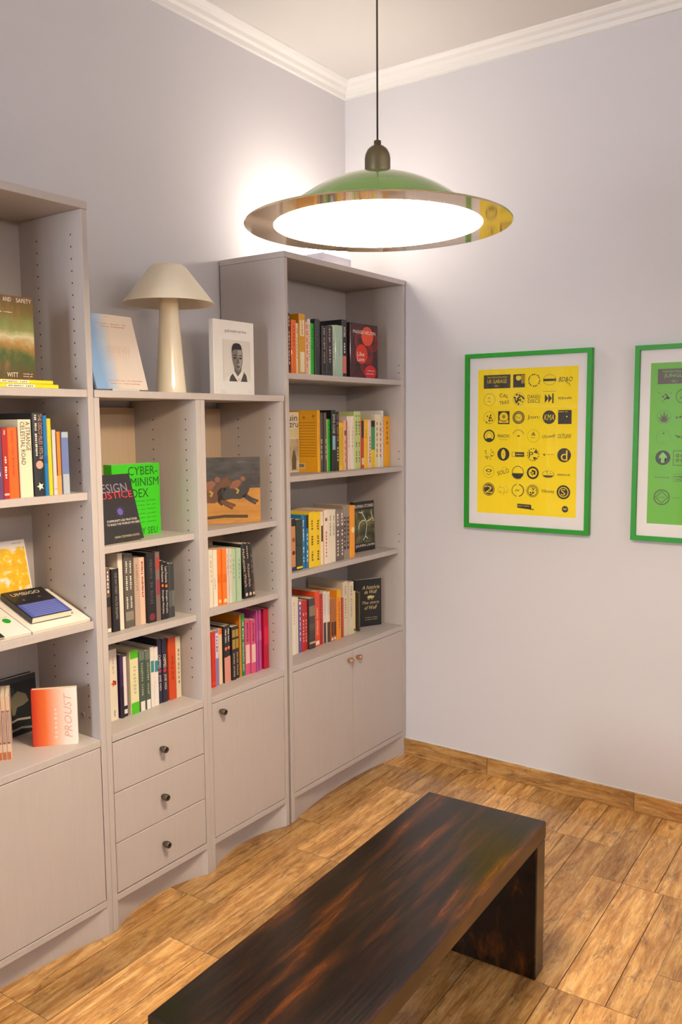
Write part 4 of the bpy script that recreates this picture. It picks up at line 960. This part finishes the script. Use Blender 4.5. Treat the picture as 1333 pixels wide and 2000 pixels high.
# ------------------------------------------------------------------ framed posters
M_FRAME = mat('0c8c0a', .45)
def glass():
    m = bpy.data.materials.new('picture_glass'); m.use_nodes = True; t = m.node_tree; t.nodes.clear()
    o = t.nodes.new('ShaderNodeOutputMaterial'); mx = t.nodes.new('ShaderNodeMixShader'); tr = t.nodes.new('ShaderNodeBsdfTransparent')
    gl = t.nodes.new('ShaderNodeBsdfGlossy'); gl.inputs['Roughness'].default_value = .03; fr = t.nodes.new('ShaderNodeFresnel'); fr.inputs[0].default_value = 1.3
    t.links.new(fr.outputs[0], mx.inputs[0]); t.links.new(tr.outputs[0], mx.inputs[1]); t.links.new(gl.outputs[0], mx.inputs[2]); t.links.new(mx.outputs[0], o.inputs[0])
    return m
M_GLASS = glass()
FW, FH, FB = .510, .686, .0165
def frame(yc, zc, label, printcol):
    r = thing('picture_frame', label, 'picture', (-.0015, yc, zc), (0, 0, R(-90)))
    x, z = FW/2, FH/2; xi, zi = x-FB, z-FB; Y0, Y1 = -.026, 0
    for pts in ([(-x, -z), (x, -z), (xi, -zi), (-xi, -zi)], [(-x, z), (x, z), (xi, zi), (-xi, zi)], [(-x, -z), (-x, z), (-xi, zi), (-xi, -zi)], [(x, -z), (x, z), (xi, zi), (xi, -zi)]):
        bm = bmesh.new(); prism(bm, pts, 'y', Y0, Y1); obj('frame_rail', bm, M_FRAME, r)
    obj('mat_board', BX(-xi, xi, -.012, -.002, -zi, zi), mat('e6dfde', .8), r)
    p = obj('print', BX(-.2025, .2025, -.0128, -.0121, -.281, .281), mat(printcol, .7), r)
    obj('glass_pane', BX(-xi, xi, -.0185, -.0170, -zi, zi), M_GLASS, r)
    return p
PW, PH = .405, .562
def cell(i, v): return (-.5+.122+.1515*i)*PW, (.5-v)*PH
def logos(p, ink, bg):
    Y = -.0131; Y2 = -.0134; r0 = .0245
    def ring(c, k=.88, r=r0, m=ink, y=Y, **kw): return disc(p, 'logo', c[0], c[1], r, r, m, y, r0=k, **kw)
    def dot(c, r=r0, m=ink, y=Y, **kw): return disc(p, 'logo', c[0], c[1], r, r, m, y, **kw)
    def tx(s, c, w, h, m=ink, y=Y2, **kw): text(p, s, m, c[0], c[1], w, h, y=y, name='logo_text', **kw)
    return ring, dot, tx, Y, Y2, r0
def spread(p, c, n, rad, size, m, y, seed):
    q = random.Random(seed); bm = bmesh.new()
    for _ in range(n):
        a, d = q.uniform(0, 2*PI), rad*math.sqrt(q.random()); s = size*q.uniform(.4, 1.2); cx, cz = c[0]+d*math.cos(a), c[1]+d*math.sin(a); t0 = q.uniform(0, PI)
        bm.faces.new([bm.verts.new((cx+s*q.uniform(.5, 1)*math.cos(t0+k*PI/2.5), y, cz+s*q.uniform(.5, 1)*math.sin(t0+k*PI/2.5))) for k in range(5)])
    obj('logo', bm, m, p)['kind'] = 'stuff'
ROWV = [.085, .208, .333, .459, .585, .708, .832]

p = frame(-.8435, 1.3605, 'green framed yellow poster of small black logos, fully in view', 'f6d800')
INK = M_INK('2e2618'); YB = M_INK('f0cc02'); INKL = M_INK('8f7a10')
ring, dot, tx, Y, Y2, r0 = logos(p, INK, YB)
C = lambda i, j: cell(i, ROWV[j])
hx0, hx1 = (-.5+.06)*PW, (-.5+.338)*PW; hz = C(0, 0)[1]
rect(p, 'header_block', hx0, hx1, hz-.026, hz+.026, INK, Y)
hc = (hx0+hx1)/2
tx('THE ICON CATALOGUE', (hc, hz+.0165), .082, .007, YB, stretch=1.3); tx('UK GARAGE', (hc, hz+.001), .082, .015, YB, stretch=1.5); tx('VOL. 1', (hc, hz-.0165), .020, .007, YB)
c = C(2, 0); rect(p, 'logo', c[0]-.024, c[0]+.024, c[1]-.025, c[1]+.025, INK, Y); disc(p, 'logo', c[0]-.002, c[1]+.012, .011, .011, YB, Y2, n=8, a0=PI*.75, a1=PI*2.25)
for k in range(3): rect(p, 'logo', c[0]+.010+.005*k, c[0]+.012+.005*k, c[1]-.010, c[1]+.022, YB, Y2)
c = C(3, 0)
for k in range(18): ring(c, .80, a0=k*PI/9, a1=k*PI/9+(.22 if k % 3 else .12), n=3)
c = C(4, 0); disc(p, 'logo', c[0], c[1], .026, .020, INKL, Y, r0=.93); rect(p, 'logo', c[0]-.024, c[0]+.024, c[1]-.005, c[1]+.004, INK, Y)
c = C(5, 0); tx('BD&O', c, .054, .018, shear=.3); strip(p, 'logo', [(c[0]+.002, c[1]-.010), (c[0]+.016, c[1]-.018), (c[0]+.018, c[1]-.024)], .002, INK, Y)
c = C(0, 1); ring(c, .94, m=INKL); tx('us', (c[0], c[1]+.006), .012, .008, INKL); tx('co.', (c[0], c[1]-.007), .016, .007, INKL)
c = C(1, 1); tx('CAL', (c[0], c[1]+.014), .038, .014, turn=-8); tx('TRAX', (c[0]+.002, c[1]-.012), .042, .015, turn=8)
c = C(2, 1); ring(c, .95, m=INKL); spread(p, c, 26, .021, .0055, INK, Y2, 11)
c = C(3, 1); tx('DANSU', (c[0], c[1]+.008), .050, .014, stretch=1.3); tx('DISCS', (c[0], c[1]-.009), .048, .014, stretch=1.3)
c = C(4, 1); strip(p, 'logo', [(c[0]-.026, c[1]+.026), (c[0]+.026, c[1]+.026)], .0015, INKL, Y)
for k in (0, 1): poly(p, 'logo', [(c[0]-.018+.014*k, c[1]-.017), (c[0]-.004+.014*k, c[1]), (c[0]-.018+.014*k, c[1]+.017)], INK, Y)
rect(p, 'logo', c[0]+.011, c[0]+.0165, c[1]-.018, c[1]+.018, INK, Y)
c = C(5, 1); tx('Distants', c, .052, .016, INKL, shear=.4)
c = C(0, 2); ring(c, .95, m=INKL); spread(p, (c[0], c[1]-.006), 14, .019, .004, INK, Y2, 5)
c = C(1, 2); rect(p, 'logo', c[0]-.024, c[0]+.024, c[1]-.025, c[1]+.025, INK, Y); disc(p, 'logo', c[0], c[1]+.002, .018, .019, YB, Y2); rect(p, 'logo', c[0]-.020, c[0]+.020, c[1]-.020, c[1]-.010, YB, Y2); dot((c[0], c[1]+.004), .007, INKL, -.0137)
c = C(2, 2); ring(c, .84); ring(c, .80, .019); ring(c, .90, .012, INKL); spread(p, c, 8, .011, .003, INK, Y2, 9)
c = C(3, 2); tx('Jon:', c, .050, .017, stretch=2)
c = C(4, 2); dot(c, .0255); tx('KMA', c, .040, .022, YB, shear=.25, stretch=2)
c = C(5, 2); rect(p, 'logo', c[0]-.026, c[0]+.026, c[1]-.026, c[1]+.026, INK, Y); tx('LOUDER ONE', (c[0]-.006, c[1]+.020), .036, .006, YB); spread(p, (c[0], c[1]-.004), 10, .02, .0016, INKL, Y2, 4); dot((c[0]+.008, c[1]+.002), .003, YB, Y2)
c = C(0, 3); ring(c, .78); dot((c[0], c[1]+.001), .0135, INKL, Y, r0=.85, n=6); disc(p, 'logo', c[0], c[1]-.014, .014, .006, INK, Y2)
c = C(1, 3); tx('MANCHU', c, .050, .013, stretch=2); tx('recordings', (c[0], c[1]-.014), .036, .004, INKL)
c = C(2, 3); ring(c, .90, a0=.3, a1=PI-.3, m=INKL); disc(p, 'logo', c[0]+.001, c[1], .0055, .0025, INK, Y)
c = C(3, 3); ring(c, .96, m=INKL); poly(p, 'logo', [(c[0]-.010, c[1]+.002), (c[0]+.010, c[1]+.002), (c[0], c[1]+.018)], INKL, Y); tx('dub', (c[0], c[1]-.006), .02, .005, INKL)
c = C(4, 3); tx('Chicanelli', c, .052, .012, INK, shear=.4, turn=5)
c = C(5, 3); tx('OUTLAW', c, .052, .018, stretch=2)
c = C(0, 4); spread(p, c, 30, .022, .0035, INKL, Y, 21); spread(p, c, 8, .02, .003, INK, Y2, 22)
c = C(1, 4); dot(c, .0255); disc(p, 'logo', c[0], c[1], .0095, .019, YB, Y2); dot(c, .0018, INK, -.0137)
c = C(2, 4); rect(p, 'logo', c[0]-.012, c[0]+.025, c[1]-.009, c[1]+.009, INK, Y); tx('PROJECTS', (c[0]+.007, c[1]), .028, .008, YB); strip(p, 'logo', [(c[0]-.012, c[1]+.0085), (c[0]-.025, c[1]+.0085), (c[0]-.025, c[1]-.0085), (c[0]-.012, c[1]-.0085)], .0015, INK, Y)
c = C(3, 4)
for k in range(14): ring(c, .88, a0=k*PI/7, a1=k*PI/7+.26, n=3)
tx('P', (c[0]-.008, c[1]), .018, .022); poly(p, 'logo', [(c[0]+.002, c[1]+.008), (c[0]+.012, c[1]+.020), (c[0]+.020, c[1]+.004)], INK, Y); poly(p, 'logo', [(c[0], c[1]-.008), (c[0]+.004, c[1]-.021), (c[0]+.018, c[1]-.012)], INK, Y)
c = C(4, 4); poly(p, 'logo', [(c[0]-.022, c[1]), (c[0]-.016, c[1]+.006), (c[0]-.012, c[1]-.004)], INK, Y); tx('quest audio', (c[0]+.008, c[1]+.002), .032, .005, INKL)
c = C(5, 4); dot(c, .0265); tx('d', (c[0], c[1]-.001), .026, .038, YB)
c = C(0, 5); ring(c, .95, m=INKL); disc(p, 'logo', c[0], c[1]+.004, .013, .006, INK, Y, r0=.6); ring((c[0], c[1]-.002), .85, .011, a0=PI*1.1, a1=PI*1.9)
c = C(1, 5); tx('SOLO', c, .050, .016, turn=17, stretch=1.3); ring((c[0]+.006, c[1]+.008), .92, .012, INKL, a0=.3, a1=PI-.2)
c = C(2, 5); ring(c, .90); disc(p, 'logo', c[0], c[1], .022, .022, INK, Y, a0=PI*1.05, a1=PI*1.95)
for k in range(8): ring(c, .82, .0275, a0=PI*1.1+k*.24, a1=PI*1.1+k*.24+.14, n=2)
c = C(3, 5); ring(c, .70); poly(p, 'logo', [(c[0]+(.013 if k % 2 else .006)*math.cos(k*PI/5), c[1]+(.013 if k % 2 else .006)*math.sin(k*PI/5)) for k in range(10)], INK, Y); dot(c, .004, YB, Y2)
c = C(4, 5); disc(p, 'logo', c[0], c[1]-.004, .024, .014, INKL, Y, r0=.9); disc(p, 'logo', c[0], c[1]-.008, .020, .008, INK, Y, a0=PI, a1=2*PI); spread(p, (c[0], c[1]+.010), 5, .014, .003, INK, Y2, 3)
c = C(5, 5); tx('skyline', (c[0], c[1]-.003), .050, .006); strip(p, 'logo', [(c[0]-.025, c[1]-.007), (c[0]+.025, c[1]-.007)], .0012, INK, Y)
c = C(0, 6); dot(c, .0255); tx('2', c, .036, .028, YB, stretch=2); ring(c, .90, .0225, YB, Y2)
c = C(1, 6); spread(p, c, 34, .023, .0026, INKL, Y, 31)
c = C(2, 6); ring(c, .90, a0=PI*.55, a1=PI*1.45); ring((c[0]+.002, c[1]), .86, a0=-PI*.45, a1=PI*.45); tx('UVU', c, .018, .013, INKL)
c = C(3, 6); ring(c, .93); ring(c, .80, .021, INKL); spread(p, c, 16, .016, .004, INK, Y2, 41)
c = C(4, 6); tx('Vibesey', c, .052, .016, stretch=1.5)
c = C(5, 6); ring(c, .74, .0265); dot(c, .0165, INK); tx('S', (c[0]-.001, c[1]), .018, .024, YB)
c = cell(2.55, .945); poly(p, 'logo', [(c[0]-.034, c[1]+.012), (c[0]+.022, c[1]+.010), (c[0]+.024, c[1]-.006), (c[0]+.034, c[1]-.006), (c[0]+.034, c[1]-.010), (c[0]-.034, c[1]-.004)], INK, Y); tx('VINYL UNITED', (c[0]-.007, c[1]+.004), .046, .006, YB)
c = cell(5.12, .945); dot(c, .0125); disc(p, 'logo', c[0], c[1]+.002, .008, .004, YB, Y2, a0=PI, a1=2*PI)

p = frame(-1.508, 1.3575, 'green framed green poster cut off at the right edge', '6fb83c')
INK = M_INK('3e3a1c'); YB = M_INK('7cc048'); INKL = M_INK('54802c'); INKB = M_INK('4a3a26')
ring, dot, tx, Y, Y2, r0 = logos(p, INK, YB)
rect(p, 'header_block', hx0, hx1, hz-.026, hz+.026, INKB, Y)
tx('THE ICON CATALOGUE', (hc, hz+.0165), .082, .007, YB, stretch=1.3); tx('JUNGLE', (hc, hz+.001), .070, .015, YB, stretch=1.5); tx('VOL. 1', (hc, hz-.0165), .020, .007, YB)
c = C(0, 1); disc(p, 'logo', c[0], c[1]+.012, .024, .004, INKL, Y, r0=.8); spread(p, (c[0], c[1]-.004), 16, .015, .0045, INKB, Y2, 51)
c = C(1, 1); ring(c, .90); strip(p, 'logo', [(c[0]-.004, c[1]+.012), (c[0]+.002, c[1]+.016), (c[0]+.004, c[1]+.006), (c[0]-.010, c[1]-.006), (c[0]+.010, c[1]-.010)], .005, INKB, Y2)
c = C(0, 2); ring(c, .95, m=INKL)
for k, ln in ((-78, .014), (-48, .022), (-22, .026), (0, .030), (22, .026), (48, .022), (78, .014)):
    a = R(k); d = Vector((math.sin(a), math.cos(a))); n_ = Vector((d.y, -d.x)); b0 = Vector((c[0], c[1]-.018))
    poly(p, 'logo', [tuple(b0), tuple(b0+d*ln*.55+n_*ln*.12), tuple(b0+d*ln*1.35), tuple(b0+d*ln*.55-n_*ln*.12)], INKB, Y2-.00002*k/10)
c = C(1, 2); tx('HARD', c, .044, .016, turn=6, shear=.2)
c = C(0, 3); ring(c, .96, m=INKL); dot((c[0], c[1]+.014), .003); tx('E.L.', (c[0], c[1]-.016), .012, .005)
c = C(1, 3); disc(p, 'logo', c[0]+.004, c[1], .005, .011, INKB, Y); poly(p, 'logo', [(c[0], c[1]+.002), (c[0]-.026, c[1]+.010), (c[0]-.012, c[1]-.002)], INKB, Y); poly(p, 'logo', [(c[0]+.008, c[1]+.002), (c[0]+.034, c[1]+.010), (c[0]+.020, c[1]-.002)], INKB, Y)
c = C(0, 4); dot(c, .0255, M_INK('262a22')); poly(p, 'logo', [(c[0]-.006, c[1]-.018), (c[0]+.006, c[1]-.018), (c[0]+.006, c[1]), (c[0]+.013, c[1]-.004), (c[0]+.013, c[1]+.006), (c[0], c[1]+.020), (c[0]-.013, c[1]+.006), (c[0]-.013, c[1]-.004), (c[0]-.006, c[1])], YB, Y2)
c = C(1, 4); strip(p, 'logo', [(c[0]+.026, c[1]+.025), (c[0]-.026, c[1]+.025), (c[0]-.026, c[1]-.025), (c[0]+.026, c[1]-.025)], .0025, INK, Y)
for a in (-.012, .004, .02):
    for b in (-.008, .008): ring((c[0]+a, c[1]+b), .55, .0058)
c = C(0, 5); tx('melodic', c, .05, .010, INKL, shear=.4)
c = C(1, 5); strip(p, 'logo', [(c[0]+.026, c[1]+.013), (c[0]-.026, c[1]+.013), (c[0]-.026, c[1]-.013), (c[0]+.026, c[1]-.013)], .0015, INKL, Y); tx('SECOND', (c[0], c[1]+.004), .044, .008, INK); tx('VINYL', (c[0], c[1]-.007), .040, .008, INK)
c = C(0, 6); ring(c, .88, .0275); dot(c, .024, INKL, Y, r0=.75, n=4); tx('METAL', c, .026, .005, INK)
c = C(1, 6); tx('tribe of', c, .046, .006, INKL)
flush_text()
